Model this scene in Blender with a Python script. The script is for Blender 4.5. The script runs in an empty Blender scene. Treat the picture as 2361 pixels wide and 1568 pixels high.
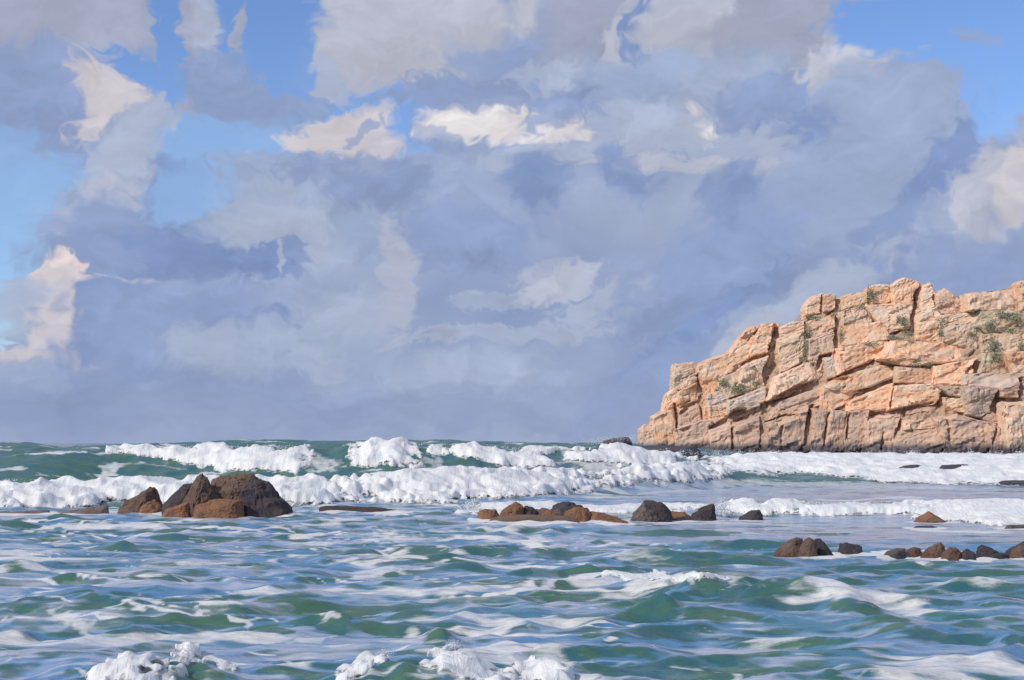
import bpy, bmesh, math, random
import numpy as np
from mathutils import Vector, noise as mnoise

# ------------------------------------------------------------------ camera, sky, sun, exposure
SC = bpy.context.scene
COL = SC.collection
W_PX, H_PX = 1024, 680
F = 1422.2                # focal length in pixels of a 1024 wide frame (50 mm)
HC = 4.0                  # eye height above the mean water level
HOR = 443.0               # row of the true horizon

cam_d = bpy.data.cameras.new('camera')
cam = bpy.data.objects.new('camera', cam_d); COL.objects.link(cam)
cam.location = (0, 0, HC); cam.rotation_euler = (math.radians(90), 0, 0)
cam_d.lens = 50; cam_d.sensor_width = 36
cam_d.shift_y = (HOR - H_PX / 2) / W_PX
cam_d.clip_start = 0.1; cam_d.clip_end = 60000
SC.camera = cam

SUN_DIR = Vector((-0.70, -0.50, 0.62)).normalized()
sun_el = math.asin(SUN_DIR.z); sun_az = math.atan2(SUN_DIR.x, SUN_DIR.y)
sd = bpy.data.lights.new('sun', 'SUN'); sd.energy = 3.1; sd.angle = math.radians(0.6)
sd.color = (1.0, 0.93, 0.83)
so = bpy.data.objects.new('sun', sd); COL.objects.link(so)
so.rotation_euler = SUN_DIR.to_track_quat('Z', 'Y').to_euler(); so.location = (-50, -40, 80)
SC.view_settings.view_transform = 'Standard'
SC.view_settings.look = 'None'
SC.view_settings.exposure = 0.0
SC.view_settings.gamma = 1.0
SC.view_settings.use_curve_mapping = False

def lin(c):
    return tuple(((v / 255) / 12.92 if v / 255 <= 0.04045 else ((v / 255 + 0.055) / 1.055) ** 2.4) for v in c)

world = bpy.data.worlds.new('World'); SC.world = world; world.use_nodes = True
NT = world.node_tree; NT.nodes.clear()
WSTR = 0.10
def wn(t, **k):
    n = NT.nodes.new(t)
    for a, b in k.items(): setattr(n, a, b)
    return n
def wmath(op, a, b=None, c=None, clamp=False):
    n = wn('ShaderNodeMath', operation=op); n.use_clamp = clamp
    for i, v in enumerate((a, b, c)):
        if v is None: continue
        if isinstance(v, (int, float)): n.inputs[i].default_value = v
        else: NT.links.new(v, n.inputs[i])
    return n.outputs[0]
SKYTINT = (1.0, 1.15, 1.5)
_rs = np.random.RandomState(7)
_perm = _rs.permutation(1024).astype(np.int32); _ang = _rs.rand(1024) * 2 * math.pi
_gc = np.cos(_ang).astype(np.float32); _gs = np.sin(_ang).astype(np.float32)
def gn(x, y, seed=0):
    """2D gradient noise, about -1..1"""
    x = np.asarray(x, float); y = np.asarray(y, float)
    if seed: x = x + seed * 37.31; y = y + seed * 11.73
    x, y = np.broadcast_arrays(x, y)
    fx = np.floor(x); fy = np.floor(y)
    xi = fx.astype(np.int32) & 1023; yi = fy.astype(np.int32) & 1023
    xf = (x - fx).astype(np.float32); yf = (y - fy).astype(np.float32)
    u = xf * xf * xf * (xf * (xf * 6 - 15) + 10); v = yf * yf * yf * (yf * (yf * 6 - 15) + 10)
    p0 = _perm[yi]; p1 = _perm[(yi + 1) & 1023]; x1 = (xi + 1)
    h = (xi + p0) & 1023; h = _perm[h]; n00 = _gc[h] * xf + _gs[h] * yf
    h = _perm[(x1 + p0) & 1023]; n10 = _gc[h] * (xf - 1) + _gs[h] * yf
    h = _perm[(xi + p1) & 1023]; n01 = _gc[h] * xf + _gs[h] * (yf - 1)
    h = _perm[(x1 + p1) & 1023]; n11 = _gc[h] * (xf - 1) + _gs[h] * (yf - 1)
    a = n00 + (n10 - n00) * u; b = n01 + (n11 - n01) * u
    return (1.5 * (a + (b - a) * v)).astype(float)
def sst(a, b, x):
    t = np.clip((x - a) / (b - a), 0, 1); return t * t * (3 - 2 * t)

D = (141, 159, 197); D2 = (128, 149, 193); M = (154, 170, 202); L = (170, 181, 205); LL = (184, 188, 204)
C = (203, 198, 205); CC = (226, 221, 223); G = (160, 166, 188); B = 'blue'; PB = 'pale'
# cx, cy, rx, ry, angle (degrees), colour, softness, opacity  (positions as bearings on the sky)
S = 0.43370
clouds = [
 (640,70,130,150,0,B,.5,1),(345,70,190,48,68,B,.5,1),(330,195,110,40,-35,B,.4,1),(700,200,70,90,0,B,.5,.9),
 (860,240,170,70,-8,B,.5,.9),(940,310,60,70,0,B,.4,1),(550,330,230,75,0,PB,.5,1),(455,430,120,75,15,PB,.5,1),
 (50,450,140,230,0,PB,.5,1),(40,250,110,60,0,PB,.5,.8),(5,690,30,90,0,B,.5,.9),
 (2160,50,230,90,0,B,.45,1),(2280,150,150,110,0,B,.5,1),(2330,240,90,90,0,B,.5,.9),(2000,120,80,50,0,B,.5,.5),
 # left side
 (95,80,225,115,0,G,.45,1),(110,200,200,80,5,D,.5,.95),(330,40,30,90,-70,G,.6,.5),
 (435,90,60,170,0,G,.4,1),(470,60,40,110,10,L,.6,.6),(560,200,160,75,-5,D,.45,1),(630,190,70,55,20,D,.4,.9),(556,60,24,60,-5,G,.5,.9),
 (120,265,130,60,0,D,.45,.95),(100,335,150,22,14,D,.6,.8),(40,365,90,14,-4,M,.6,.6),
 (265,205,95,42,-35,C,.7,.95),(300,255,90,45,-25,C,.7,.9),(230,285,60,35,20,C,.7,.8),
 (270,310,90,28,45,D,.5,.8),(320,330,130,55,65,L,.5,.95),(280,420,75,100,0,L,.5,.95),(240,510,130,70,25,LL,.5,.8),
 (130,500,90,30,55,M,.6,.6),(320,560,200,100,0,D,.5,.95),(430,500,90,110,-20,D2,.5,.8),(420,600,150,60,0,D2,.55,.8),
 (200,600,130,40,0,D,.6,.8),(330,668,220,22,2,L,.55,.9),(230,690,120,26,15,C,.55,.8),
 (135,640,55,38,5,(222,208,210),.4,1),(150,690,70,50,-35,C,.7,.9),(60,720,70,60,0,L,.6,.8),(170,760,75,75,0,C,.6,.85),
 (130,810,110,38,12,C,.7,.9),(220,830,50,28,-25,C,.7,.9),(60,880,120,40,0,M,.6,.7),
 (290,720,110,60,0,D2,.45,.95),(240,780,60,60,0,D2,.45,.9),(420,790,250,110,0,D,.6,.9),(620,740,90,25,5,D2,.6,.7),
 # middle
 (720,440,240,90,8,M,.5,.95),(880,430,130,45,0,D,.6,.8),(600,395,110,38,0,M,.5,.85),(640,430,120,30,20,L,.6,.4),
 (785,290,90,36,5,C,.65,1),(720,320,80,26,8,C,.65,1),(840,330,80,60,0,C,.7,.85),(830,300,55,12,30,D,.5,.7),(780,390,140,36,0,D,.5,.8),
 (1060,275,85,50,8,CC,.55,1),(1150,270,60,55,0,CC,.6,.9),(1240,290,90,45,-4,(214,209,214),.45,.95),(1010,330,60,30,-20,D,.5,.6),
 (970,80,250,100,10,LL,.45,1),(860,130,120,55,10,LL,.5,.8),(760,185,50,30,-20,L,.5,.8),(900,0,150,50,0,LL,.5,.8),
 (1130,205,230,38,4,D,.5,.9),(1180,130,160,50,15,D,.6,.7),(1350,70,110,90,0,G,.6,.7),(1440,100,90,35,60,LL,.55,.9),(1480,80,36,62,-15,D2,.4,1),
 (1330,170,150,40,0,L,.55,.8),(1290,240,110,40,30,D,.55,.8),(1620,70,120,80,0,LL,.5,.85),(1800,70,150,100,0,G,.5,.9),(1570,190,220,70,0,M,.6,.8),
 (1700,210,110,70,0,L,.6,.5),(1830,240,170,60,0,D,.5,.9),(1800,330,120,60,0,D2,.55,.8),
 (1990,160,125,55,-3,LL,.4,1),(2090,125,50,12,0,L,.5,.5),(2240,80,45,20,0,M,.6,.6),(2090,270,170,110,15,M,.5,1),(2200,240,80,60,0,M,.5,.8),
 (1600,296,45,28,-12,CC,.55,1),(1578,265,38,12,40,C,.65,.9),(1470,300,150,55,5,L,.5,.8),(1700,340,120,50,0,L,.5,.8),
 (1650,395,330,24,-3,LL,.6,.8),(1250,370,170,25,4,L,.6,.7),(1230,440,75,60,35,D2,.7,.7),(1120,470,120,50,-40,M,.6,.7),(1430,410,80,42,-40,D2,.7,.6),(1690,460,80,70,50,D2,.7,.65),
 (1050,560,170,60,0,D,.6,.8),(1950,420,150,100,20,M,.55,.8),(2130,430,210,42,52,D2,.5,.9),(2040,560,110,60,50,D,.55,.8),
 (2290,430,190,75,62,LL,.5,.9),(2350,400,50,95,0,C,.6,.7),(2140,540,40,100,-15,M,.5,.8),(2250,600,150,70,0,D,.6,.6),(2330,290,70,30,20,M,.6,.8),
 (620,530,130,60,-15,L,.6,.8),(600,610,65,42,5,D2,.4,1),(662,600,40,45,-20,D2,.5,.8),(634,590,6,45,8,L,.5,.8),
 (870,560,70,60,0,M,.6,.8),(905,650,42,135,2,LL,.7,.65),(820,720,110,60,0,L,.6,.5),(760,830,60,40,-10,L,.6,.6),(560,800,150,60,0,L,.7,.5),
 (1290,650,95,34,20,(184,191,211),.6,.9),(1250,620,80,22,10,LL,.6,.4),(1420,690,150,40,18,L,.5,.9),(1510,670,50,35,20,LL,.5,.7),(1180,775,240,20,2,L,.6,.8),(1120,700,80,22,0,L,.6,.6),
 (1650,640,220,90,20,D,.6,.85),(1600,770,230,26,38,D2,.6,.8),(1820,740,260,50,36,L,.6,.85),(1500,880,230,40,30,D,.6,.7),(1690,820,120,30,36,LL,.6,.6),(1060,860,170,40,10,L,.7,.45),
 (372,60,30,120,4,B,.5,1),(335,165,85,30,-32,B,.5,1),(395,190,25,60,0,B,.5,.8),(630,55,100,85,0,B,.45,1),(680,150,50,70,0,B,.45,.9),(545,30,40,60,0,B,.5,.8),(556,60,20,50,-5,G,.5,.9),(2160,50,215,85,-6,B,.45,1),(2300,190,80,90,20,B,.5,.85),(2240,100,50,16,-10,M,.8,.6),(30,440,70,150,0,PB,.7,.7),(480,320,100,40,10,PB,.7,.7),(430,440,90,50,30,PB,.7,.7),
 (1200,950,1400,60,0,(143,158,193),.9,.6),
]

_r = random.Random(41); CL_ALL = []
TONES = [D, D, M, M, L, LL, (150, 165, 202), (162, 172, 196), D2]
for c_ in clouds:
    CL_ALL.append(c_)
    cx, cy, rx, ry, ang, colr, soft, opa = c_
    if colr in (B, PB): continue
    n_ = int(min(12, 2 + rx * ry / 1100)); t = math.radians(ang)
    for _ in range(n_):
        p, q = _r.uniform(-.72, .72) * rx, _r.uniform(-.78, .78) * ry
        sz = _r.uniform(.22, .5)
        lum = 1 + _r.uniform(-.05, .05) + (.025 if q < 0 else -.025)
        nc = tuple(min(240, v * lum) for v in colr)
        rr_ = min(rx, ry * 2.2) * sz
        CL_ALL.append((cx + p * math.cos(t) + q * math.sin(t), cy - p * math.sin(t) + q * math.cos(t), rr_ * _r.uniform(1, 1.8), rr_ * _r.uniform(.45, .8), ang + _r.uniform(-35, 35), nc, .8, opa * _r.uniform(.35, .75)))
for _ in range(420):           # loose wisps over the whole deck
    w_ = _r.uniform(18, 90)
    cx, cy = _r.uniform(-900, 3300), _r.uniform(-300, 960)
    cre = clouds[-1]
    CL_ALL.append((cx, cy, w_, w_ * _r.uniform(.25, .5), _r.choice((0, 10, 25, 40, -15, 60)) + _r.uniform(-10, 10), 'tone%g' % _r.choice((-.09, -.06, .05, .08, .11)), 1.0, _r.uniform(.3, .8)))

def sky_map(nu, nv, a0, a1, e0, e1):
    """cloud colour and cloud cover over a patch of bearings (radians)"""
    A, E = np.meshgrid(np.linspace(a0, a1, nu), np.linspace(e0, e1, nv))
    K = F / 100.0
    u, v = A * K, E * K                                  # 1 unit = 100 px at the centre of the view
    u, v = u + 0.13 * gn(u / 1.3, v / 1.1, 1) + 0.07 * gn(u / .5, v / .45, 2), v + 0.12 * gn(u / 1.3, v / 1.1, 3) + 0.07 * gn(u / .5, v / .45, 4)
    u0, v0 = u, v
    u, v = u + 0.05 * gn(u / .16, v / .13, 5), v + 0.045 * gn(u / .17, v / .12, 6)
    big = 0.5 + 0.5 * gn(u / 2.2, v / 1.0, 7) + 0.3 * gn(u / .7, v / .4, 8)
    bf = np.clip(big, 0, 1)[..., None]
    col = np.array(lin((138, 155, 193))) * (1 - bf) + np.array(lin((164, 177, 205))) * bf
    cov = np.ones_like(A)
    gap = sst(0.05, 0.35, gn(u / 3.0, v / 1.6, 9) + 0.3 * gn(u / 1.0, v / .6, 10))
    away = np.maximum(sst(.42, .55, np.abs(A)), sst(.34, .46, E)) * sst(.05, .2, E)
    cov = cov * (1 - gap * away)
    lit = sst(0.1, 0.5, gn(u / 1.3 + 5, v / .8, 19) + 0.3 * gn(u / .4, v / .3, 20)) * away
    col = col * (1 - lit[..., None]) + np.array(lin((200, 198, 206))) * lit[..., None]
    for k, (cx, cy, rx, ry, ang, colr, soft, opa) in enumerate(CL_ALL):
        px, py = cx * S, cy * S
        ca = math.atan((px - 512) / F) * K; ce = math.atan((HOR - py) / math.hypot(F, px - 512)) * K
        t = math.radians(ang); ct, sn = math.cos(t), math.sin(t)
        RX, RY = rx * S / 100 * 1.1, ry * S / 100 * 1.1
        R = max(RX, RY) * 2.2 + .5
        i0, i1 = (((np.array([ca - R, ca + R]) / K) - a0) / (a1 - a0) * nu).astype(int) + (0, 1)
        j0, j1 = (((np.array([ce - R, ce + R]) / K) - e0) / (e1 - e0) * nv).astype(int) + (0, 1)
        i0, j0 = max(i0, 0), max(j0, 0)
        if i1 <= i0 or j1 <= j0 or i0 >= nu or j0 >= nv: continue
        m = (slice(j0, j1), slice(i0, i1))
        du = u[m] - ca; dv = v[m] - ce
        p = (du * ct + dv * sn) / RX; q = (-du * sn + dv * ct) / RY
        bl = q * RY
        br = gn(du * ct + dv * sn + k, bl * 9 + k * 3, 30 + k) * .16 + gn((du * ct + dv * sn) * 2, bl * 20, 31 + k) * .06
        sc_ = max(min(RX, RY), .08)
        bil = np.abs(gn(du / sc_ / 1.1 + k * 1.7, dv / sc_ / .9, 33 + k % 7)) + .5 * np.abs(gn(du / sc_ / .45, dv / sc_ / .38 + k, 35))
        dd = (np.abs(p) ** 2.15 + np.abs(q) ** 2.15) ** .465 + br + .62 * (bil - .42)
        f = opa * (1 - sst(1 - soft * 0.55, 1 + soft * 0.30, dd))
        if isinstance(colr, str) and colr.startswith('tone'):
            col[m] = col[m] * (1 + float(colr[4:]) * f)[..., None]; continue
        if colr == B: cov[m] = cov[m] * (1 - f)
        elif colr == PB:
            g = .38; newc = np.array(lin((158, 188, 224)))
            na = cov[m] * (1 - f) + g * f
            w = (g * f / np.maximum(na, 1e-4))[..., None]
            col[m] = col[m] * (1 - w) + newc * w; cov[m] = na
        else:
            # strokes carry a slight streak of their own
            tone = 1 + .05 * gn((du * ct + dv * sn) * 1.5, bl * 14, 60 + k)
            na = cov[m] * (1 - f) + f
            w = (f / np.maximum(na, 1e-4))[..., None]
            col[m] = col[m] * (1 - w) + np.array(lin(colr)) * tone[..., None] * w; cov[m] = na
    grain = 1 + 0.025 * gn(u / .30, v / .16, 92) * gn(u / 1.1, v / .8, 93) + 0.02 * gn(u0 * 1.2 - v0 * .7, (v0 + u0 * .5) * 7, 90) + 0.012 * gn(u0 * 6, v0 * 30, 91)
    col = col * grain[..., None]
    return np.concatenate([col, cov[..., None]], -1)
def sky_image(name, arr):
    im = bpy.data.images.new(name, arr.shape[1], arr.shape[0], alpha=True, float_buffer=True, is_data=True)
    im.alpha_mode = 'CHANNEL_PACKED'
    im.pixels.foreach_set(arr.astype(np.float32).ravel()); im.pack(); im.update()
    return im
geo = wn('ShaderNodeTexCoord')
sep = wn('ShaderNodeSeparateXYZ'); NT.links.new(geo.outputs['Generated'], sep.inputs[0])
az = wmath('ARCTAN2', sep.outputs[0], sep.outputs[1])
el = wmath('ARCSINE', sep.outputs[2])
def cloud_tex(name, nu, nv, a0, a1, e0, e1):
    im = sky_image(name, sky_map(nu, nv, a0, a1, e0, e1))
    uu = wmath('MULTIPLY_ADD', az, 1 / (a1 - a0), -a0 / (a1 - a0)); vv = wmath('MULTIPLY_ADD', el, 1 / (e1 - e0), -e0 / (e1 - e0))
    cb = wn('ShaderNodeCombineXYZ'); NT.links.new(uu, cb.inputs[0]); NT.links.new(vv, cb.inputs[1])
    t = wn('ShaderNodeTexImage', image=im, interpolation='Linear', extension='EXTEND'); NT.links.new(cb.outputs[0], t.inputs[0])
    return t, uu, vv
T1, u1, v1 = cloud_tex('cloud_map_ahead', 1300, 640, -.52, .52, 0.0, .48)
T2, u2, v2 = cloud_tex('cloud_map_around', 1500, 380, -math.pi, math.pi, 0.0, math.pi / 2)
inside = wmath('MULTIPLY', wmath('LESS_THAN', wmath('ABSOLUTE', az), .51), wmath('LESS_THAN', el, .47))
def wmix(fac, a, b, mode='MIX'):
    n = wn('ShaderNodeMix', data_type='RGBA', blend_type=mode)
    for i, v in ((0, fac), (6, a), (7, b)):
        if isinstance(v, (int, float)): n.inputs[i].default_value = v
        elif isinstance(v, tuple): n.inputs[i].default_value = (*v, 1)
        else: NT.links.new(v, n.inputs[i])
    return n.outputs[2]
ccol = wmix(inside, T2.outputs[0], T1.outputs[0])
cal = wn('ShaderNodeMix', data_type='FLOAT'); NT.links.new(inside, cal.inputs[0]); NT.links.new(T2.outputs[1], cal.inputs[2]); NT.links.new(T1.outputs[1], cal.inputs[3])
sky = wn('ShaderNodeTexSky', sky_type='NISHITA'); sky.sun_disc = False
sky.sun_elevation = sun_el; sky.sun_rotation = sun_az
sky.air_density = 1.0; sky.dust_density = 0.3; sky.ozone_density = 2.0
blue = wmix(1.0, sky.outputs[0], SKYTINT, 'MULTIPLY')
lift = wmix(1.0, ccol, (1 / WSTR,) * 3, 'MULTIPLY')
cur = wmix(cal.outputs[0], blue, lift)
bg = wn('ShaderNodeBackground'); bg.inputs['Strength'].default_value = WSTR
NT.links.new(cur, bg.inputs['Color'])
wo = wn('ShaderNodeOutputWorld'); NT.links.new(bg.outputs[0], wo.inputs[0])

# ------------------------------------------------------------------ helpers
def tag(o, label=None, cat=None, group=None, kind=None):
    if label: o['label'] = label
    if cat: o['category'] = cat
    if group: o['group'] = group
    if kind: o['kind'] = kind
    return o
def link_mesh(name, verts, faces, mat, parent=None, smooth=True):
    me = bpy.data.meshes.new(name)
    me.from_pydata(verts, [], faces); me.update()
    if smooth: me.polygons.foreach_set('use_smooth', [True] * len(me.polygons))
    if mat: me.materials.append(mat)
    o = bpy.data.objects.new(name, me); COL.objects.link(o)
    if parent: o.parent = parent
    return o
def link_np(name, co, quads, mat, parent=None, attrs=None, smooth=True):
    me = bpy.data.meshes.new(name)
    me.vertices.add(len(co)); me.vertices.foreach_set('co', co.astype(np.float32).ravel())
    nq = len(quads)
    me.loops.add(nq * 4); me.loops.foreach_set('vertex_index', quads.astype(np.int32).ravel())
    me.polygons.add(nq); me.polygons.foreach_set('loop_start', np.arange(0, nq * 4, 4, dtype=np.int32))
    me.polygons.foreach_set('loop_total', np.full(nq, 4, dtype=np.int32))
    me.update(calc_edges=True); me.validate()
    if smooth: me.polygons.foreach_set('use_smooth', np.ones(nq, dtype=bool))
    for k, v in (attrs or {}).items():
        a = me.attributes.new(k, 'FLOAT', 'POINT'); a.data.foreach_set('value', v.astype(np.float32))
    me.materials.append(mat)
    o = bpy.data.objects.new(name, me); COL.objects.link(o)
    if parent: o.parent = parent
    return o
# ------------------------------------------------------------------ the sea surface
def wy(py, z=0.0): return F * (HC - z) / (py - HOR)
def wx(px, y): return (px - 512) * y / F

# ridges: (px at crest, toe distance, crest distance, crest height), back length
def ridge(pts, back):
    xs = np.array([wx(p[0], p[2]) for p in pts])
    return xs, np.array([p[1] for p in pts], float), np.array([p[2] for p in pts], float), np.array([p[3] for p in pts], float), back
RIDGES = [
 ridge([(-400,118,132,2.2),(-60,122,134,2.5),(0,124,136,2.75),(40,125,136,3.0),(75,126,137,3.15),(110,128,138,3.25),(135,129,139,3.5),(200,129,139,3.35),(290,128,138,3.45),
        (330,127,138,3.25),(345,127,138,3.6),(390,127,138,3.8),(425,127,138,3.3),(450,128,139,3.2),(480,128,140,3.75),(520,129,142,3.1),(560,131,144,3.3),(620,133,146,3.5),(650,134,148,2.6),
        (700,133,152,2.3),(800,131,158,2.2),(900,131,160,2.2),(1024,131,160,2.35),(1400,130,158,2.3)], 16),
 ridge([(-500,82,88,0.7),(-100,84,90,0.8),(0,85,91,0.75),(60,87,93,1.05),(200,90,96,1.0),(300,91,97,1.05),(400,95,101,1.15),(480,99,106,1.35),(560,106,113,1.35),(620,112,120,1.4),
        (690,121,129,1.5),(740,131,138,0.7),(780,134,142,0.1),(1500,134,142,0.0)], 5),
 ridge([(-500,205,225,3.8),(-20,205,226,4.0),(25,205,226,4.25),(62,205,226,3.55),(110,205,226,3.95),(180,208,230,4.1),(245,208,230,4.5),(330,208,230,4.15),(450,210,232,4.35),
        (540,210,232,3.95),(620,212,236,4.3),(660,215,240,3.6),(760,220,240,2.2),(1100,220,240,2.0),(1500,220,240,2.0)], 26),
 ridge([(300,74,79,0.0),(420,76,80,0.15),(480,76,81,0.45),(560,77,82,0.5),(640,77,82,0.5),(700,76,80,0.6),(760,76,80,0.75),(860,75,79,0.65),(940,74,79,0.7),(1024,74,79,0.75),(1500,73,78,0.7)], 3),
]
# hand-placed swells (centre px, crest row, width px, height px, slant px)
BUMPS = [
 # seen to the left
 (22,574,34,14,-3),(123,545,46,10,2),(96,566,28,5,0),(107,578,22,4,0),(207,538,32,7,1),(264,552,46,6,-2),(157,555,26,4,0),(160,580,60,14,4),(68,585,30,6,-3),
 (30,600,80,20,8),(118,605,86,16,8),(170,616,110,16,6),(185,602,62,9,4),(245,611,54,12,8),(311,608,44,8,-3),(320,622,60,14,5),(276,628,44,11,5),(212,610,36,7,3),
 (148,630,74,12,0),(206,633,60,8,3),(14,628,34,14,6),(54,634,28,7,-2),
 # middle
 (392,548,110,15,-6),(414,560,110,12,-4),(466,575,62,10,5),(398,578,40,7,0),(466,551,104,13,4),(562,551,60,12,-3),(520,583,30,6,-2),(585,577,92,14,-8),(655,555,62,20,-2),
 (408,612,58,9,3),(392,628,68,8,3),(438,636,26,15,6),(562,622,46,11,-2),(510,630,38,6,-2),(547,650,26,8,0),(584,650,32,6,-2),(488,653,52,7,-2),(528,664,40,6,0),
 (645,596,76,14,-8),(655,616,52,13,-2),(334,624,36,15,4),(405,664,38,18,0),
 # right
 (716,583,82,13,-6),(772,594,150,30,8),(704,598,42,13,-6),(853,608,50,24,12),(888,626,34,8,5),(729,620,50,9,5),(701,619,42,12,8),(660,616,34,12,6),
 (982,593,84,14,3),(884,603,22,7,0),(940,636,84,14,0),(1014,642,26,12,-4),(776,636,96,8,12),(864,664,34,10,6),(793,664,26,10,6),(850,590,24,10,3),(818,575,36,8,-2),
 (682,530,110,9,0),(745,540,84,11,4),(729,558,140,16,3),(900,570,150,9,2),(1000,575,60,8,-3),(880,578,60,6,0),(930,610,60,6,6),(970,655,80,8,5),(710,655,60,9,10),
 # low crest breaking just in front
 (130,671,110,22,0),(190,662,50,24,0),(385,672,120,26,0),(455,668,80,24,0),(545,676,80,18,0),(832,672,20,8,0),
 # shoulders in front of the rocks
 (60,520,90,6,0),(20,524,50,6,0),(135,526,60,6,0),(250,518,80,6,0),(340,524,60,7,0),(440,516,40,7,2),(520,530,80,8,3),(180,535,60,6,0),(300,534,60,5,0),
]
bw = []
for (px, py, w, h, sl) in BUMPS:
    y = wy(py); y = F * (HC - 0.4 * h * y / F) / (py - HOR)      # crest stands above the mean level
    y = min(y, wy(py))
    bw.append((wx(px, y), y, w * y / F * 0.5, h * y / F, sl * y / F))
def calm_mask(x, y):
    """1 = lively water, small = smooth water behind the reef on the right"""
    q = x / np.maximum(y, 1)
    m = sst(52, 62, y) * (1 - sst(128, 134, y)) * sst(0.02, 0.12, q)
    return 1 - 0.75 * m
def zsea(x, y, res=None):
    x = np.asarray(x, float); y = np.asarray(y, float)
    if res is None: res = 0.0025 * y
    def amp(wl): return sst(1.5, 4.0, wl / np.maximum(res, 1e-4))
    far = 1 / (1 + (y / 900.0) ** 2)
    lively = calm_mask(x, y)
    wxn = x + 1.5 * gn(x / 7, y / 5, 3); wyn = y + 1.0 * gn(x / 5 + 9, y / 4, 4)
    z = 0.16 * np.sin(0.10 * wyn * 2 + 0.05 * wxn) * far * lively
    ridged = lambda n: (1 - np.abs(n) * 1.6)
    z = z + 0.21 * lively * ridged(gn(wxn / 4.6, wyn / 2.6, 11)) * amp(2.6) * far - 0.12
    z = z + 0.10 * lively * ridged(gn((wxn - .4 * wyn) / 2.1, wyn / 1.15, 12)) * amp(1.15)
    z = z + 0.055 * lively * gn((wxn + .3 * wyn) / 1.0, wyn / 0.55, 13) * amp(0.5)
    z = z + 0.022 * gn(wxn / 0.42, wyn / 0.24, 14) * amp(0.24)
    z = z + 0.5 * gn(x / 60, y / 30, 15) * sst(170, 300, y)
    # breaking ridges
    for xs, yt, yc, hh, back in RIDGES:
        wob = 0.9 * gn(x / 6, y * 0 + back, 21) + 0.35 * gn(x / 2.1, y * 0 + back, 22)
        t = np.interp(x, xs, yt) + wob; c = np.interp(x, xs, yc) + wob; h = np.interp(x, xs, hh)
        s = np.clip((y - t) / (c - t), 0, 1)
        front = s ** 1.6 * (1.6 - 0.6 * s)
        bk = np.exp(-(np.maximum(y - c, 0) / back) ** 1.6)
        z = z + h * np.where(y < c, front, bk) * (y > t)
    for (bx, by, hwid, h, sl) in bw:
        m = (np.abs(x - bx) < 3.2 * hwid) & (np.abs(y - by) < 12 * h + 4)
        if not m.any(): continue
        X = x[m] if x.ndim else x; Y = y[m] if y.ndim else y
        u = (X - bx) / hwid
        kk = by / 40
        u = u + .22 * gn(X / (1.3 * kk), Y / (.9 * kk), 51)
        yl = Y - by + sl * u * 1.0 + 0.25 * h * u * u + .7 * h * gn(X / (1.0 * kk), Y / (2.0 * kk), 52)
        fr = np.exp(-(np.maximum(-yl, 0) / (h * 1.25)) ** 1.5); bk = np.exp(-(np.maximum(yl, 0) / (h * 3.2)) ** 1.5)
        zz = h * (0.62 + .15 * gn(X / (.6 * kk), Y / (.4 * kk), 53)) * np.exp(-np.abs(u * .78) ** 2.0) * fr * bk
        if z.ndim: z[m] += zz
        else: z = z + zz
    return z
NR, NCOL = 1180, 800
ys = np.concatenate([np.exp(np.linspace(math.log(14), math.log(330), NR)), np.exp(np.linspace(math.log(330), math.log(14000), 90))[1:]])
qs = np.concatenate([-np.exp(np.linspace(math.log(4), math.log(0.47), 30))[:-1], np.linspace(-0.46, 0.46, NCOL), np.exp(np.linspace(math.log(0.47), math.log(4), 30))[1:]])
Q, Y = np.meshgrid(qs, ys); X = Q * Y
res = np.maximum(0.00268 * Y, 0.00115 * Y)
Zs = zsea(X.ravel(), Y.ravel(), res.ravel()).reshape(X.shape)
RR, CN = X.shape
SLOPE = np.gradient(Zs, axis=0) / np.gradient(Y, axis=0)

def at(px, py, ymax=400.0, ymin=12.0):
    """first point of the sea met along a line of sight"""
    q = (px - 512) / F
    i = min(max(np.searchsorted(qs, q), 1), CN - 1); w = (q - qs[i - 1]) / (qs[i] - qs[i - 1])
    zc_ = Zs[:, i - 1] * (1 - w) + Zs[:, i] * w
    sel = (ys >= ymin) & (ys <= ymax); yy = ys[sel]
    hit = np.nonzero(HC - (py - HOR) / F * yy <= zc_[sel])[0]
    return q * (yy[hit[0]] if len(hit) else ymax), (yy[hit[0]] if len(hit) else ymax)

# bands of foam: list of (px, top row, bottom row); farthest and nearest distance they may lie at
def band(pts, ymin, ymax, soft=0.12, rag=0.25, seed=0, nscale=1.0, x_=None, y_=None):
    q = []; lo = []; hi = []
    for (px, t, b) in pts:
        q.append((px - 512) / F); lo.append(at(px, b, ymax, ymin)[1]); hi.append(at(px, t, ymax, ymin)[1])
    q = np.array(q); lo = np.array(lo); hi = np.array(hi)
    XX = X if x_ is None else x_; YY = Y if y_ is None else y_
    QQ = XX / YY
    l = np.interp(QQ, q, lo); h = np.interp(QQ, q, hi)
    mid = (l + h) / 2; half = np.maximum((h - l) / 2, 0.15)
    nx = gn(XX / (0.9 * nscale), YY / (0.9 * nscale), 40 + seed) + 0.3 * gn(XX / (0.22 * nscale), YY / (0.5 * nscale), 42 + seed) + 0.6 * gn(XX / (0.33 * nscale), YY / (0.33 * nscale), 41 + seed)
    d = 1 - np.abs(YY - mid) / half
    ex = np.minimum(QQ - q[0], q[-1] - QQ) * YY / np.maximum(half, .4)
    d = np.minimum(d, ex * 0.8) + rag * nx
    return sst(0, soft * 3, d)

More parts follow.
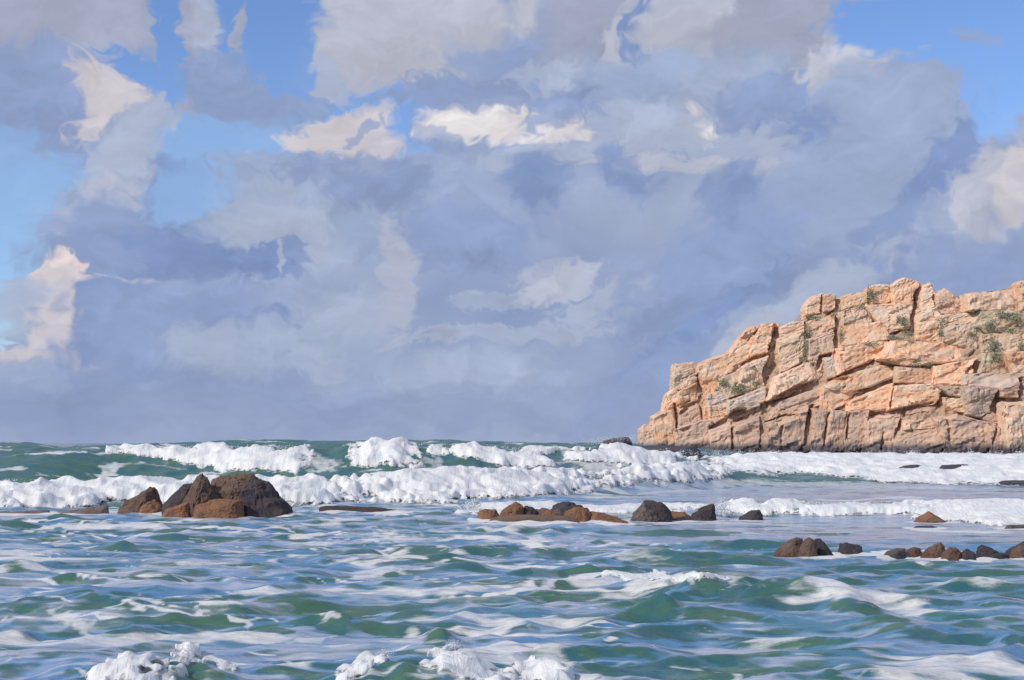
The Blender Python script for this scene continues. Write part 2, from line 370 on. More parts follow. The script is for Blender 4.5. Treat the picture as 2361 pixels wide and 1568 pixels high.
CALM = (1 - calm_mask(X, Y)) / .75
foam = np.zeros_like(X)
green = np.zeros_like(X)  # green painted on wave fronts as light through thin water, plus random patches
for (bx_, by_, hwid, h, sl) in bw:
    r0, r1 = np.searchsorted(ys, by_ - 5 * h - 1), np.searchsorted(ys, by_ + 4 * h + 1)
    xx, yy = X[r0:r1], Y[r0:r1]
    k_ = by_ / 40
    u = (xx - bx_) / hwid + .30 * gn(xx / (.9 * k_), yy / (.28 * k_), 33) + .16 * gn(xx / (.5 * k_), yy / (.07 * k_), 32)
    yl = yy - by_ + sl * u + 0.25 * h * u * u + .9 * h * gn(xx / (1.1 * k_), yy / (.6 * k_), 34)
    green[r0:r1] = np.maximum(green[r0:r1], (1 - sst(.55, 1.3, np.abs(u))) * sst(-2.6 * h, -1.7 * h, yl) * (1 - sst(.0 * h, .8 * h, yl)))
gs_ = gn((X + .5 * Y) / 4.0 + .5 * gn(X / 2, Y / 2, 35), Y / 1.4, 36) + .4 * gn(X / 1.0, Y / .35, 37)
green = np.maximum(green, .8 * sst(.18, .5, gs_))
green = np.maximum(green, .85 * sst(86, 120, Y) * (1 - CALM))
as_ = gn((X + .3 * Y) / 5.0 + .6 * gn(X / 2.5, Y / 2.5, 38), Y / 1.3 + .3 * gn(X / 2, Y / 2, 39), 40) + .45 * gn(X / 1.3, Y / .30, 43) + .2 * gn(X / .5, Y / .14, 44)
sheen = sst(-.45, .25, as_) * (1 - .25 * sst(.0, .25, Q))
sheen = np.maximum(sheen, (1 - calm_mask(X, Y)) * 1.3) * (1 - sst(125, 160, Y))  # smooth water gets pale lavender painted in for the reflected sky
face = sst(.10, .42, SLOPE + .10 * gn(X / .7, Y / .2, 48)) * (1 - CALM) * (1 - sst(90, 110, Y))
green = np.maximum(green, face * .66)  # steep faces coloured green as if light shone through them
sheen = np.clip(sheen, 0, 1) * (1 - green * .92)
def addfoam(a, k=1.0):
    global foam
    foam = np.maximum(foam, a * k)
THIN = [
 ([(285,452,478),(320,450,474),(350,462,478)],.62,122,142),([(410,452,474),(440,455,476),(470,462,478)],.6,122,142),([(540,450,468),(580,452,474),(640,452,478),(690,456,480)],.68,118,150),([(690,474,486),(760,476,487),(850,478,489),(1024,484,492)],.6,112,140),
 ([(-40,455,458),(0,454,457),(30,453,457),(60,452,455),(90,452,454)],.9,120,140),([(100,462,464),(150,464,468),(190,468,474)],.5,118,140),  # surface foam: pts, strength, ymin, ymax
 ([(15,531,536),(60,522,528),(80,522,530),(140,522,532),(180,528,530)],.8,60,80), ([(60,533,537),(85,519,523),(108,519,525),(120,518,520)],.95,60,80),
 ([(0,519,524),(40,519,523),(75,519,521)],.9,60,80),([(0,530,535),(20,530,534),(60,528,530)],.8,50,75),
 ([(180,526,530),(220,526,531),(290,529,532),(345,531,534)],.95,50,80),([(263,517,520),(285,518,524),(320,519,523)],.8,50,80),
 ([(330,526,534),(350,526,542),(395,528,545),(430,533,548),(450,540,545)],.95,50,70),([(410,518,526),(430,524,532),(448,530,537)],.9,50,80),
 ([(420,536,543),(470,534,540),(520,538,546),(560,540,546),(590,540,543)],.8,45,70),([(493,536,541),(530,538,545),(570,536,542)],.7,45,70),
 ([(460,526,529),(520,532,536),(560,537,540)],.7,50,70),
 ([(130,511,515),(180,511,515),(230,512,518),(270,510,516),(300,508,512)],1,60,100),([(118,508,513),(150,511,516),(185,513,517)],1,60,100),
 ([(100,592,598),(140,592,602),(170,600,606),(200,602,606),(250,604,607)],.75,28,50),([(78,611,613),(100,615,623),(130,616,622)],.9,26,45),
 ([(0,611,618),(30,613,626),(70,618,630),(110,626,632)],.7,26,45),([(25,637,646),(50,636,646),(68,634,640)],.7,24,40),
 ([(170,610,614),(200,612,616),(230,616,622),(260,620,626)],.75,26,40),([(215,628,634),(232,620,632),(246,630,636)],.7,24,36),
 ([(230,636,640),(260,637,645),(290,640,648),(320,636,645),(345,628,636)],.65,24,36),([(295,617,620),(330,616,619),(350,616,620)],.7,24,36),
 ([(0,590,596),(20,590,600),(60,596,600),(80,604,607)],.7,26,50),([(130,597,600),(165,598,606)],.6,26,50),
 ([(322,582,588),(350,574,582),(390,570,577),(420,572,578)],.75,28,50),([(408,573,577),(430,577,581),(452,577,580)],.8,28,50),
 ([(435,597,601),(480,594,599),(530,586,592),(560,580,584)],.9,25,45),([(530,584,592),(560,574,580),(600,572,577),(630,571,578),(660,571,584),(690,574,584),(720,576,580),(740,574,577)],1,28,45),
 ([(530,590,594),(600,589,592),(640,586,590),(680,580,586)],.8,28,45),
 ([(490,616,621),(520,618,624),(560,610,617),(580,612,618)],.5,22,36),([(640,640,642),(660,646,652),(665,646,650)],.8,20,36),([(600,637,641),(622,637,641)],.9,20,36),
 ([(512,655,659),(540,659,663),(580,660,664),(600,655,660)],.8,20,36),([(643,650,653),(660,645,652)],.6,20,36),
 ([(660,665,668),(700,667,674),(716,672,676)],.7,20,36),([(840,585,588),(846,584,592),(856,588,592)],1,26,40),
 ([(669,616,619),(685,624,628)],.5,24,36),([(875,553,557),(900,556,563),(950,556,562),(970,556,561)],1,45,60),([(770,553,557),(800,555,560),(850,557,562)],.7,45,60),
 ([(770,550,554),(780,553,557)],1,45,60),([(900,528,530),(950,530,533),(1024,531,536)],.8,55,80),([(660,521,525),(720,521,525),(760,522,525),(830,528,530)],.6,55,80),
 ([(790,497,501),(850,500,502),(900,495,499),(960,498,501)],.7,90,120),([(630,493,495),(680,489,492),(740,485,490)],.6,90,125),
 ([(630,524,527),(660,520,526),(700,518,524)],.8,60,80),([(500,518,521),(540,519,522),(580,519,521),(630,520,522)],.8,60,80),
 ([(0,513,517),(40,511,515),(100,510,513),(120,511,513)],.8,60,90),([(315,508,511),(360,511,515),(410,513,517),(430,515,517)],.8,60,90),
]
for i, (pts, k, y0, y1) in enumerate(THIN):
    y0 *= .86
    r0, r1 = np.searchsorted(ys, y0 * .95), np.searchsorted(ys, y1 * 1.05)
    c0, c1 = np.searchsorted(qs, (pts[0][0] - 516) / F) - 1, np.searchsorted(qs, (pts[-1][0] - 508) / F) + 1
    sl = (slice(r0, r1), slice(max(c0, 0), c1))
    foam[sl] = np.maximum(foam[sl], k * band(pts, y0, y1, soft=0.22, rag=0.26, seed=i * 3, nscale=0.55 + 0.006 * y0, x_=X[sl], y_=Y[sl]))
# loose lace of foam drifting over the water
l1 = gn((X + 0.8 * gn(X / 5, Y / 5, 61)) / 4.2, Y / 1.5 + 0.5 * gn(X / 3, Y / 3, 62), 63); l2 = gn(X / 0.9, Y / 0.35, 64)
lace = sst(0.12, 0.60, l1 + 0.35 * l2) * (1 - 0.8 * sst(0.02, 0.2, Q) * sst(34, 44, Y))
addfoam(lace, 0.72)
fx_ = X + .9 * gn(X / 3.5, Y / 3.5, 71) + .3 * gn(X / 1.1, Y / .8, 72); fy_ = Y + .7 * gn(X / 3.0, Y / 2.4, 73) + .2 * gn(X / 1.0, Y / .7, 74)
fil = sst(.86, .99, 1 - np.abs(gn(fx_ / 3.4, fy_ / 1.05, 75))) * sst(-.1, .4, gn(X / 6, Y / 3, 76)) * (1 - .5 * sst(.05, .3, Q))
fil2 = sst(.80, .98, 1 - np.abs(gn(fx_ / 1.5, fy_ / .42, 77))) * sst(.0, .5, gn(X / 4, Y / 1.6, 78)) * (1 - .6 * sst(.05, .3, Q))
addfoam(fil * (1 - sst(66, 72, Y)), .88); addfoam(fil2 * (1 - sst(60, 68, Y)), .72)
# churned whitewater between the breakers
mid = sst(96, 102, Y) * (1 - sst(126, 131, Y)) * (1 - sst(.06, .17, Q))
addfoam(mid * sst(-0.25, 0.45, gn(X / 3.2, Y / 2.2, 66)), .75)
addfoam(sst(72, 80, Y) * (1 - sst(88, 96, Y)) * sst(-0.1, 0.6, gn(X / 5, Y / 2.0, 67)), .7)

# ------------------------------------------------------------------ materials
def newmat(name):
    m = bpy.data.materials.new(name); m.use_nodes = True
    nt = m.node_tree; b = nt.nodes['Principled BSDF']
    return m, nt, b
def N(nt, t, **k):
    n = nt.nodes.new(t)
    for a, b in k.items(): setattr(n, a, b)
    return n
def setin(nt, sock, v):
    if isinstance(v, (int, float)): sock.default_value = v
    elif isinstance(v, tuple): sock.default_value = v if len(v) == len(sock.default_value) else (*v, 1)
    else: nt.links.new(v, sock)
def mixc(nt, f, a, b, mode='MIX'):
    n = N(nt, 'ShaderNodeMix', data_type='RGBA', blend_type=mode)
    setin(nt, n.inputs[0], f); setin(nt, n.inputs[6], a); setin(nt, n.inputs[7], b); return n.outputs[2]
def mth(nt, op, a, b=None, c=None, clamp=False):
    n = N(nt, 'ShaderNodeMath', operation=op); n.use_clamp = clamp
    for i, v in enumerate((a, b, c)):
        if v is not None: setin(nt, n.inputs[i], v)
    return n.outputs[0]
def noi(nt, vec, scale, detail=4, rough=0.55, dist=0.0):
    n = N(nt, 'ShaderNodeTexNoise'); n.inputs['Scale'].default_value = scale; n.inputs['Detail'].default_value = detail
    n.inputs['Roughness'].default_value = rough; n.inputs['Distortion'].default_value = dist
    if vec is not None: nt.links.new(vec, n.inputs['Vector'])
    return n.outputs['Fac']
def mapping(nt, vec, scale, rot=(0, 0, 0)):
    m = N(nt, 'ShaderNodeMapping'); m.inputs['Scale'].default_value = scale; m.inputs['Rotation'].default_value = rot
    nt.links.new(vec, m.inputs['Vector']); return m.outputs[0]
def bump(nt, height, strength, dist, prev=None):
    n = N(nt, 'ShaderNodeBump'); n.inputs['Strength'].default_value = strength; n.inputs['Distance'].default_value = dist
    nt.links.new(height, n.inputs['Height'])
    if prev is not None: nt.links.new(prev, n.inputs['Normal'])
    return n.outputs[0]
def ramp(nt, v, a, b):
    n = N(nt, 'ShaderNodeMapRange', interpolation_type='SMOOTHSTEP')
    nt.links.new(v, n.inputs[0]); n.inputs[1].default_value = a; n.inputs[2].default_value = b; return n.outputs[0]

def water_mat():
    m, nt, b = newmat('sea_water')
    pos = N(nt, 'ShaderNodeNewGeometry').outputs['Position']
    fo = N(nt, 'ShaderNodeAttribute', attribute_name='foam').outputs['Fac']
    gr_ = N(nt, 'ShaderNodeAttribute', attribute_name='translucent_green').outputs['Fac']
    ai = N(nt, 'ShaderNodeAttribute', attribute_name='milky_sheen').outputs['Fac']
    # body colour: deep blue-teal water, green painted for light through wave faces, milky bubbly water with sky reflection painted in as lavender
    n1 = noi(nt, mapping(nt, pos, (0.10, 0.16, 0.1)), 1.0, 4, 0.6, 0.6)
    n2 = noi(nt, mapping(nt, pos, (0.45, 1.2, 0.6)), 1.0, 5, 0.6, 0.8)
    n3 = noi(nt, mapping(nt, pos, (1.2, 5.0, 3.0)), 1.0, 7, 0.75, 0.5)
    n4 = noi(nt, mapping(nt, pos, (3.0, 16.0, 9.0), (0, 0, .12)), 1.0, 5, 0.7, 0.3)
    n3 = mth(nt, 'MULTIPLY_ADD', n4, .5, mth(nt, 'MULTIPLY', n3, .75))
    n3 = mth(nt, 'SUBTRACT', n3, .12)
    c = mixc(nt, ramp(nt, n1, .38, .62), (0.070, 0.220, 0.320), (0.100, 0.245, 0.440))
    gcol = mixc(nt, ramp(nt, n2, .42, .6), (0.038, 0.130, 0.150), (0.065, 0.150, 0.100))
    gf = mth(nt, 'ADD', gr_, mth(nt, 'MULTIPLY_ADD', n3, .7, -.35))
    c = mixc(nt, ramp(nt, gf, .25, .7), c, gcol)
    af = mth(nt, 'ADD', ai, mth(nt, 'MULTIPLY_ADD', n3, .9, -.45))
    acol = mixc(nt, ramp(nt, n2, .38, .60), (0.245, 0.355, 0.53), (0.52, 0.52, 0.58))
    c = mixc(nt, mth(nt, 'MULTIPLY', ramp(nt, af, .15, .95), .85), c, acol)
    brk = noi(nt, mapping(nt, pos, (0.9, 3.0, 2.5)), 2.2, 6, 0.7, 0.5)
    f = mth(nt, 'MULTIPLY_ADD', brk, 0.9, -0.45)
    f = mth(nt, 'ADD', fo, f)
    f = mth(nt, 'MULTIPLY', ramp(nt, f, 0.25, 0.85), mth(nt, 'MINIMUM', mth(nt, 'MULTIPLY', fo, 3.0), 1.0))
    fc = mixc(nt, ramp(nt, n2, .4, .65), (0.72, 0.70, 0.66), (0.60, 0.62, 0.66))
    col = mixc(nt, f, c, fc)
    setin(nt, b.inputs['Base Color'], col)
    rough = mth(nt, 'MULTIPLY_ADD', f, 0.6, 0.16)
    setin(nt, b.inputs['Roughness'], rough)
    b.inputs['IOR'].default_value = 1.33
    h1 = noi(nt, mapping(nt, pos, (1.6, 4.2, 3.0)), 1.0, 5, 0.62, 0.3)
    setin(nt, b.inputs['Normal'], bump(nt, h1, 0.7, 0.10))
    return m
def foam_mat(name, a=(0.82, 0.81, 0.79), c=(0.70, 0.76, 0.76)):
    m, nt, b = newmat(name)
    pos = N(nt, 'ShaderNodeNewGeometry').outputs['Position']
    n1 = noi(nt, mapping(nt, pos, (0.5, 0.5, 0.9)), 1.0, 5, 0.6, 0.6)
    setin(nt, b.inputs['Base Color'], mixc(nt, ramp(nt, n1, .5, .72), a, c))
    b.inputs['Roughness'].default_value = 0.75
    b.inputs['Subsurface Weight'].default_value = 0.25
    b.inputs['Subsurface Radius'].default_value = (0.3, 0.35, 0.4); b.inputs['Subsurface Scale'].default_value = 0.4
    st = noi(nt, mapping(nt, pos, (2.6, .6, .55), (0.0, 0.45, 0.0)), 1.0, 7, 0.72, .8)
    setin(nt, b.inputs['Normal'], bump(nt, st, 0.7, 0.22))
    setin(nt, b.inputs['Base Color'], mixc(nt, mth(nt, 'MULTIPLY', ramp(nt, st, .52, .72), .55), mixc(nt, ramp(nt, n1, .5, .72), a, c), (.48, .58, .60)))
    cov = N(nt, 'ShaderNodeAttribute', attribute_name='cover').outputs['Fac']
    fn = noi(nt, mapping(nt, pos, (1.8, 1.2, 2.0)), 1.6, 6, 0.72, .6)
    al = mth(nt, 'ADD', cov, mth(nt, 'MULTIPLY_ADD', fn, 1.5, -.75))
    setin(nt, b.inputs['Alpha'], ramp(nt, al, .10, .34))
    return m
def rock_mat(name, c1, c2, c3, sc, tide=None, moss=0.0, bumpd=0.3, wetc=(0.035, 0.03, 0.035)):
    """c1 main colour, c2 second mineral colour, c3 dark weathering; tide = (low, high) of the wet band"""
    m, nt, b = newmat(name)
    pos = N(nt, 'ShaderNodeNewGeometry').outputs['Position']
    rnd = N(nt, 'ShaderNodeObjectInfo').outputs['Random']
    off = N(nt, 'ShaderNodeCombineXYZ')
    nt.links.new(mth(nt, 'MULTIPLY', rnd, 50.0), off.inputs[0])
    v = N(nt, 'ShaderNodeVectorMath', operation='ADD'); nt.links.new(pos, v.inputs[0]); nt.links.new(off.outputs[0], v.inputs[1])
    p = v.outputs[0]
    # strokes of colour lie along the bedding, which rises to the right
    ps = mapping(nt, p, (0.35 * sc, 0.5 * sc, 1.3 * sc), (0, math.radians(20), 0))
    n1 = noi(nt, ps, 1.0, 5, 0.6, 0.8); n2 = noi(nt, mapping(nt, p, (1.3 * sc, 1.3 * sc, .4 * sc)), 1.0, 6, 0.65, 0.5)
    c = mixc(nt, ramp(nt, n1, .40, .62), c1, c2)
    c = mixc(nt, mth(nt, 'MULTIPLY', ramp(nt, n2, .55, .75), .6), c, c3)
    br = mth(nt, 'MULTIPLY_ADD', rnd, 0.26, 0.87)
    bv = N(nt, 'ShaderNodeCombineXYZ'); [nt.links.new(br, bv.inputs[i]) for i in range(3)]
    c = mixc(nt, 1.0, c, bv.outputs[0], 'MULTIPLY')
    if moss:
        n3 = noi(nt, mapping(nt, p, (.5 * sc, .6 * sc, .8 * sc)), 1.3, 6, 0.7, 0.4)
        c = mixc(nt, mth(nt, 'MULTIPLY', ramp(nt, n3, .60 - .12 * moss, .72 - .1 * moss), 0.75), c, (0.25, 0.275, 0.17))
    if tide:
        s = N(nt, 'ShaderNodeSeparateXYZ'); nt.links.new(pos, s.inputs[0])
        zz = mth(nt, 'MULTIPLY_ADD', n2, (tide[1] - tide[0]) * 1.2, mth(nt, 'MULTIPLY', s.outputs[2], 1.0))
        wet = ramp(nt, zz, tide[1] + (tide[1] - tide[0]) * .6, tide[0] + (tide[1] - tide[0]) * .6)
        c = mixc(nt, wet, c, wetc)
        setin(nt, b.inputs['Roughness'], mth(nt, 'MULTIPLY_ADD', wet, -0.4, 0.85))
    else:
        b.inputs['Roughness'].default_value = 0.85
    setin(nt, b.inputs['Base Color'], c)
    h = noi(nt, ps, 2.0, 10, 0.68, 0.6)
    setin(nt, b.inputs['Normal'], bump(nt, h, 0.8, bumpd))
    return m
M_WATER = water_mat()
M_FOAM = foam_mat('breaker_foam')
M_SPRAY, _nt, _b = newmat('spray_drops'); _b.inputs['Base Color'].default_value = (.8, .8, .8, 1); _b.inputs['Roughness'].default_value = .5
M_FOAM2 = foam_mat('near_foam', (0.80, 0.80, 0.78), (0.62, 0.66, 0.68))

# ------------------------------------------------------------------ the sea as one sheet
idx = np.arange(RR * CN).reshape(RR, CN)
quads = np.stack([idx[:-1, :-1], idx[:-1, 1:], idx[1:, 1:], idx[1:, :-1]], -1).reshape(-1, 4)
sea = link_np('sea', np.stack([X, Y, Zs], -1).reshape(-1, 3), quads, M_WATER, attrs={'foam': foam.ravel(), 'translucent_green': green.ravel(), 'milky_sheen': sheen.ravel()})
tag(sea, kind='structure')

# beach behind and below the viewer
bx = np.linspace(-120, 120, 61); by = np.linspace(-90, 17, 41)
BX, BY = np.meshgrid(bx, by)
BZ = 0.9 - 0.0045 * np.maximum(BY + 20, 0) ** 1.52 * 1.0 + 0.12 * gn(BX / 9, BY / 7, 5)
bi = np.arange(BX.size).reshape(BX.shape)
bq = np.stack([bi[:-1, :-1], bi[:-1, 1:], bi[1:, 1:], bi[1:, :-1]], -1).reshape(-1, 4)
M_SAND = rock_mat('wet_sand', (0.30, 0.25, 0.19), (0.26, 0.22, 0.17), (0.2, 0.17, 0.13), 0.6, bumpd=.05)
tag(link_np('beach', np.stack([BX, BY, BZ], -1).reshape(-1, 3), bq, M_SAND), kind='structure')

# ------------------------------------------------------------------ breakers: thick tumbling foam riding on the sea
def lumps(x, y, s, seed):
    x = x + .5 * s * gn(x / s / 1.3, y / s / 1.3, seed + 9)
    a = 1 - np.abs(gn(x / (s * 1.5), y / (s * 1.2), seed)) * 1.5
    b = 1 - np.abs(gn(x / (s * .55), y / (s * .8), seed + 1)) * 1.4
    c = gn(x / (s * .22), y / (s * .5), seed + 2)
    d = gn(x / (s * .10), y / (s * .2), seed + 3)
    return 0.76 * a + 0.16 * b + 0.05 * c + 0.03 * d
def breaker(label, pts, ymin, ymax, lift, ls, seed, mat=M_FOAM, group='white breakers rolling in', rag=0.22, soft=0.15, name='breaking_wave'):
    q0, q1 = (pts[0][0] - 512) / F - .02, (pts[-1][0] - 512) / F + .02
    r0 = np.searchsorted(ys, ymin * .94); r1 = np.searchsorted(ys, ymax * 1.06)
    c0 = max(np.searchsorted(qs, q0) - 1, 0); c1 = min(np.searchsorted(qs, q1) + 1, CN)
    xx = X[r0:r1, c0:c1]; yy = Y[r0:r1, c0:c1]; zz = Zs[r0:r1, c0:c1]
    m = band(pts, ymin, ymax, soft=soft, rag=rag, seed=seed, nscale=ls, x_=xx, y_=yy)
    lz = lumps(xx, yy, ls, seed + 70)
    z = zz + m * lift * (0.35 + 0.75 * lz) + (m > 0) * 0.02 - (1 - sst(0, .25, m)) * 0.12
    # push the face of the foam toward the shore as it rises
    yo = yy - m * m * lift * 0.35 * lz
    foam[r0:r1, c0:c1] = np.maximum(foam[r0:r1, c0:c1], sst(.0, .3, m) * .95)
    I = np.arange(xx.size).reshape(xx.shape)
    qd = np.stack([I[:-1, :-1], I[:-1, 1:], I[1:, 1:], I[1:, :-1]], -1).reshape(-1, 4)
    keep = (m.ravel()[qd] > 0.01).any(1); qd = qd[keep]
    used = np.unique(qd); rm = -np.ones(xx.size, int); rm[used] = np.arange(len(used))
    co = np.stack([xx, yo, z], -1).reshape(-1, 3)[used]
    o = link_np(name, co, rm[qd], mat, attrs={'cover': m.ravel()[used]})
    return tag(o, label, 'wave', group)
breaker('white wall of foam at the left edge, left of the big brown rock',
        [(-260,484,507),(-60,486,511),(0,486,511),(30,481,509),(60,479,508),(110,479,507),(160,482,507),(185,481,507),(230,479,507),(290,479,507),(325,479,505),(350,479,504)], 85, 99, .85, 2.0, 1)
breaker('white rolling foam bank between the big brown rock and the middle rocks',
        [(300,481,505),(320,479,504),(380,476,503),(420,476,504),(470,474,501),(520,475,498),(580,473,495),(600,474,493)], 90, 118, .8, 2.0, 5)
breaker('white foam bank ending in a raised lump below the left end of the cliff',
        [(580,474,491),(620,470,488),(660,468,486),(700,466,484),(718,462,480),(735,470,477)], 104, 142, .9, 2.0, 9)
breaker('tall white curtain of foam falling from the wave behind the big brown rock',
        [(104,453,455),(118,449,453),(135,447,456),(160,449,460),(185,449,466),(210,446,471),(240,448,474),(270,448,474),(282,452,474),(296,448,476),(310,447,468),(316,456,460)], 124, 141, .55, 1.6, 13)
breaker('round clump of white foam left of the centre, just under the sea skyline',
        [(346,451,462),(352,444,468),(375,443,470),(400,443,468),(415,445,470),(424,458,466)], 124, 140, .75, 1.5, 17)
breaker('small white crest of foam on the skyline beside the round foam clump',
        [(426,448,452),(432,446,456),(442,447,457),(450,453,458)], 124, 141, .5, 1.0, 21)
breaker('slanting white tumble of foam in the middle of the back wave',
        [(444,447,452),(462,443,460),(480,446,463),(500,452,467),(520,456,470),(545,458,468),(556,462,466)], 124, 143, .6, 1.5, 25)
breaker('white foam crest to the left of the dark rocks at the cliff foot',
        [(505,462,467),(520,452,466),(535,446,462),(560,444,450),(590,446,449),(620,449,452)], 126, 146, .55, 1.4, 29)
breaker('white mound of foam just below the dark rocks at the left foot of the cliff',
        [(560,456,461),(590,456,464),(606,452,466),(628,447,468),(648,455,470),(668,452,470),(684,455,472),(700,462,468)], 130, 158, .75, 2.0, 33)
breaker('broad field of white surf washing along the foot of the orange cliff',
        [(690,460,474),(720,452,473),(735,451,474),(800,455,476),(860,453,481),(900,451,484),(950,452,485),(1000,450,486),(1040,450,486),(1250,452,486)], 131, 166, .62, 2.6, 37, rag=.14)
breaker('low white breaker right of the middle rocks, behind the small dark rock',
        [(714,505,519),(722,500,519),(735,503,516),(760,505,516),(800,503,515),(812,505,518),(816,510,516)], 72, 83, .32, 1.0, 41)
breaker('white breaker running up to the small orange triangular rock',
        [(800,508,516),(830,507,517),(860,506,516),(900,505,516),(930,504,516),(945,506,514)], 72, 83, .32, 1.0, 45)
breaker('tall white breaker right of the small orange triangular rock at the right edge',
        [(905,512,520),(925,502,520),(960,500,522),(1000,502,527),(1040,503,526),(1200,503,524)], 69, 83, .30, 1.4, 49)
breaker('flat white surf behind the row of middle rocks', [(455,514,516),(475,508,519),(500,503,515),(560,504,512),(620,505,514),(700,502,510),(720,503,508)], 74, 86, .15, 1.0, 53)
NEARG = 'white crests breaking in the near water'
breaker('upright white splash of foam at the bottom left', [(168,676,690),(176,650,690),(188,644,688),(200,652,690),(207,668,690)], 21, 28, .40, .8, 57, M_FOAM2, NEARG, name='foam_crest')
breaker('low white foam at the bottom left beside the upright splash', [(84,678,690),(105,672,690),(122,662,690),(140,658,690),(158,659,690),(170,664,690),(176,676,690)], 20.5, 27, .22, .9, 61, M_FOAM2, NEARG, name='foam_crest')
breaker('small pinkish white crest right of the upright splash', [(210,662,668),(218,660,672),(232,664,676),(238,668,672)], 20.5, 27, .10, .6, 65, M_FOAM2, NEARG, name='foam_crest')
breaker('slanted white foam at the bottom left of the centre', [(332,676,690),(352,666,684),(372,655,672),(388,650,660),(392,652,656)], 20.5, 27, .15, .7, 69, M_FOAM2, NEARG, name='foam_crest')
breaker('largest white foam patch in the middle of the bottom edge', [(414,668,684),(432,654,690),(440,653,690),(455,655,690),(475,663,690),(500,669,690),(518,674,690)], 20.5, 27, .26, .9, 73, M_FOAM2, NEARG, name='foam_crest')
breaker('thin white foam tongue rising to the right beside the largest foam patch', [(430,658,664),(444,650,656),(456,640,650),(461,641,646)], 20.5, 28, .09, .5, 77, M_FOAM2, NEARG, name='foam_crest')
breaker('white foam hump right of the centre at the bottom edge', [(504,674,690),(518,664,690),(532,661,690),(545,669,690),(560,668,690),(576,677,690)], 20.5, 27, .22, .9, 81, M_FOAM2, NEARG, name='foam_crest')
breaker('bright white foam streak along the crest above the dark green water right of the centre',
        [(598,576,578),(620,571,578),(640,571,582),(660,574,586),(675,577,585),(700,576,581),(722,577,580),(738,575,577)], 30, 44, .06, .8, 85, M_FOAM2, NEARG, name='foam_crest')

# ------------------------------------------------------------------ rocks
def subdiv_hull(pts, cuts, n_amp, n_sc, seed, bev=0.012):
    bm = bmesh.new()
    vs = [bm.verts.new(p) for p in pts]
    r = bmesh.ops.convex_hull(bm, input=vs)
    junk = [v for v in bm.verts if not v.link_faces]
    bmesh.ops.delete(bm, geom=junk, context='VERTS')
    bmesh.ops.dissolve_limit(bm, angle_limit=math.radians(4), verts=bm.verts[:], edges=bm.edges[:])
    big = max((Vector(p) - Vector(pts[0])).length for p in pts)
    bmesh.ops.bevel(bm, geom=bm.edges[:] , offset=big * bev, segments=1, affect='EDGES', profile=0.6, clamp_overlap=True)
    bmesh.ops.triangulate(bm, faces=bm.faces[:])
    tgt = big / (cuts * 3.0)
    for _ in range(5):
        es = [e for e in bm.edges if e.calc_length() > tgt]
        if not es or len(bm.verts) > 2600: break
        bmesh.ops.subdivide_edges(bm, edges=es, cuts=1)
        bmesh.ops.triangulate(bm, faces=bm.faces[:])
    bm.normal_update()
    off = Vector((seed * 7.13, seed * 3.7, seed * 1.9))
    ds = []
    for v in bm.verts:
        p = v.co / n_sc + off
        d = mnoise.noise(p) * 1.0 + 0.5 * mnoise.noise(p * 2.3) + 0.3 * abs(mnoise.noise(p * 4.9))
        # angular steps like broken granite
        c = mnoise.cell(Vector((p.x * 1.5 + p.z * .5, p.y * 1.5, p.z * 2.2 - p.x * .5)))
        e = abs(mnoise.noise(Vector((p.x * 1.1 + p.z * .4, p.y * 1.1, p.z * 3.2 - p.x * 1.1))))
        ds.append(d * n_amp + (c - .5) * n_amp * 0.6 - n_amp * .8 * max(0, 1 - e * 9))
    for v, d in zip(bm.verts, ds): v.co += v.normal * d
    return bm
def bm_obj(name, bm, mat, parent=None, origin=(0, 0, 0), smooth=False):
    me = bpy.data.meshes.new(name)
    for v in bm.verts: v.co -= Vector(origin)
    bm.to_mesh(me); bm.free()
    me.polygons.foreach_set('use_smooth', [smooth] * len(me.polygons))
    me.materials.append(mat)
    o = bpy.data.objects.new(name, me); COL.objects.link(o)
    if parent is None: o.location = origin
    else: o.parent = parent; o.location = Vector(origin) - Vector(parent.location)
    return o
R_BROWN = rock_mat('brown_rock', (0.150, 0.098, 0.072), (0.125, 0.075, 0.052), (0.05, 0.038, 0.04), 1.6, (-.1, .35), bumpd=.12, wetc=(.10, .045, .02))
R_DARK = rock_mat('dark_rock', (0.050, 0.040, 0.046), (0.065, 0.045, 0.042), (0.02, 0.018, 0.025), 1.6, (-.1, .3), bumpd=.12)
R_ORANGE = rock_mat('orange_rock', (0.25, 0.115, 0.055), (0.19, 0.095, 0.055), (0.07, 0.045, 0.035), 1.8, (-.2, .15), bumpd=.10, wetc=(.1, .05, .03))
R_GREY = rock_mat('grey_rock', (0.17, 0.13, 0.115), (0.12, 0.085, 0.075), (0.05, 0.04, 0.045), 1.8, (-.1, .3), bumpd=.10)
R_FAR = rock_mat('far_dark_rock', (0.065, 0.058, 0.075), (0.08, 0.07, 0.08), (0.03, 0.03, 0.04), .5, bumpd=.3)

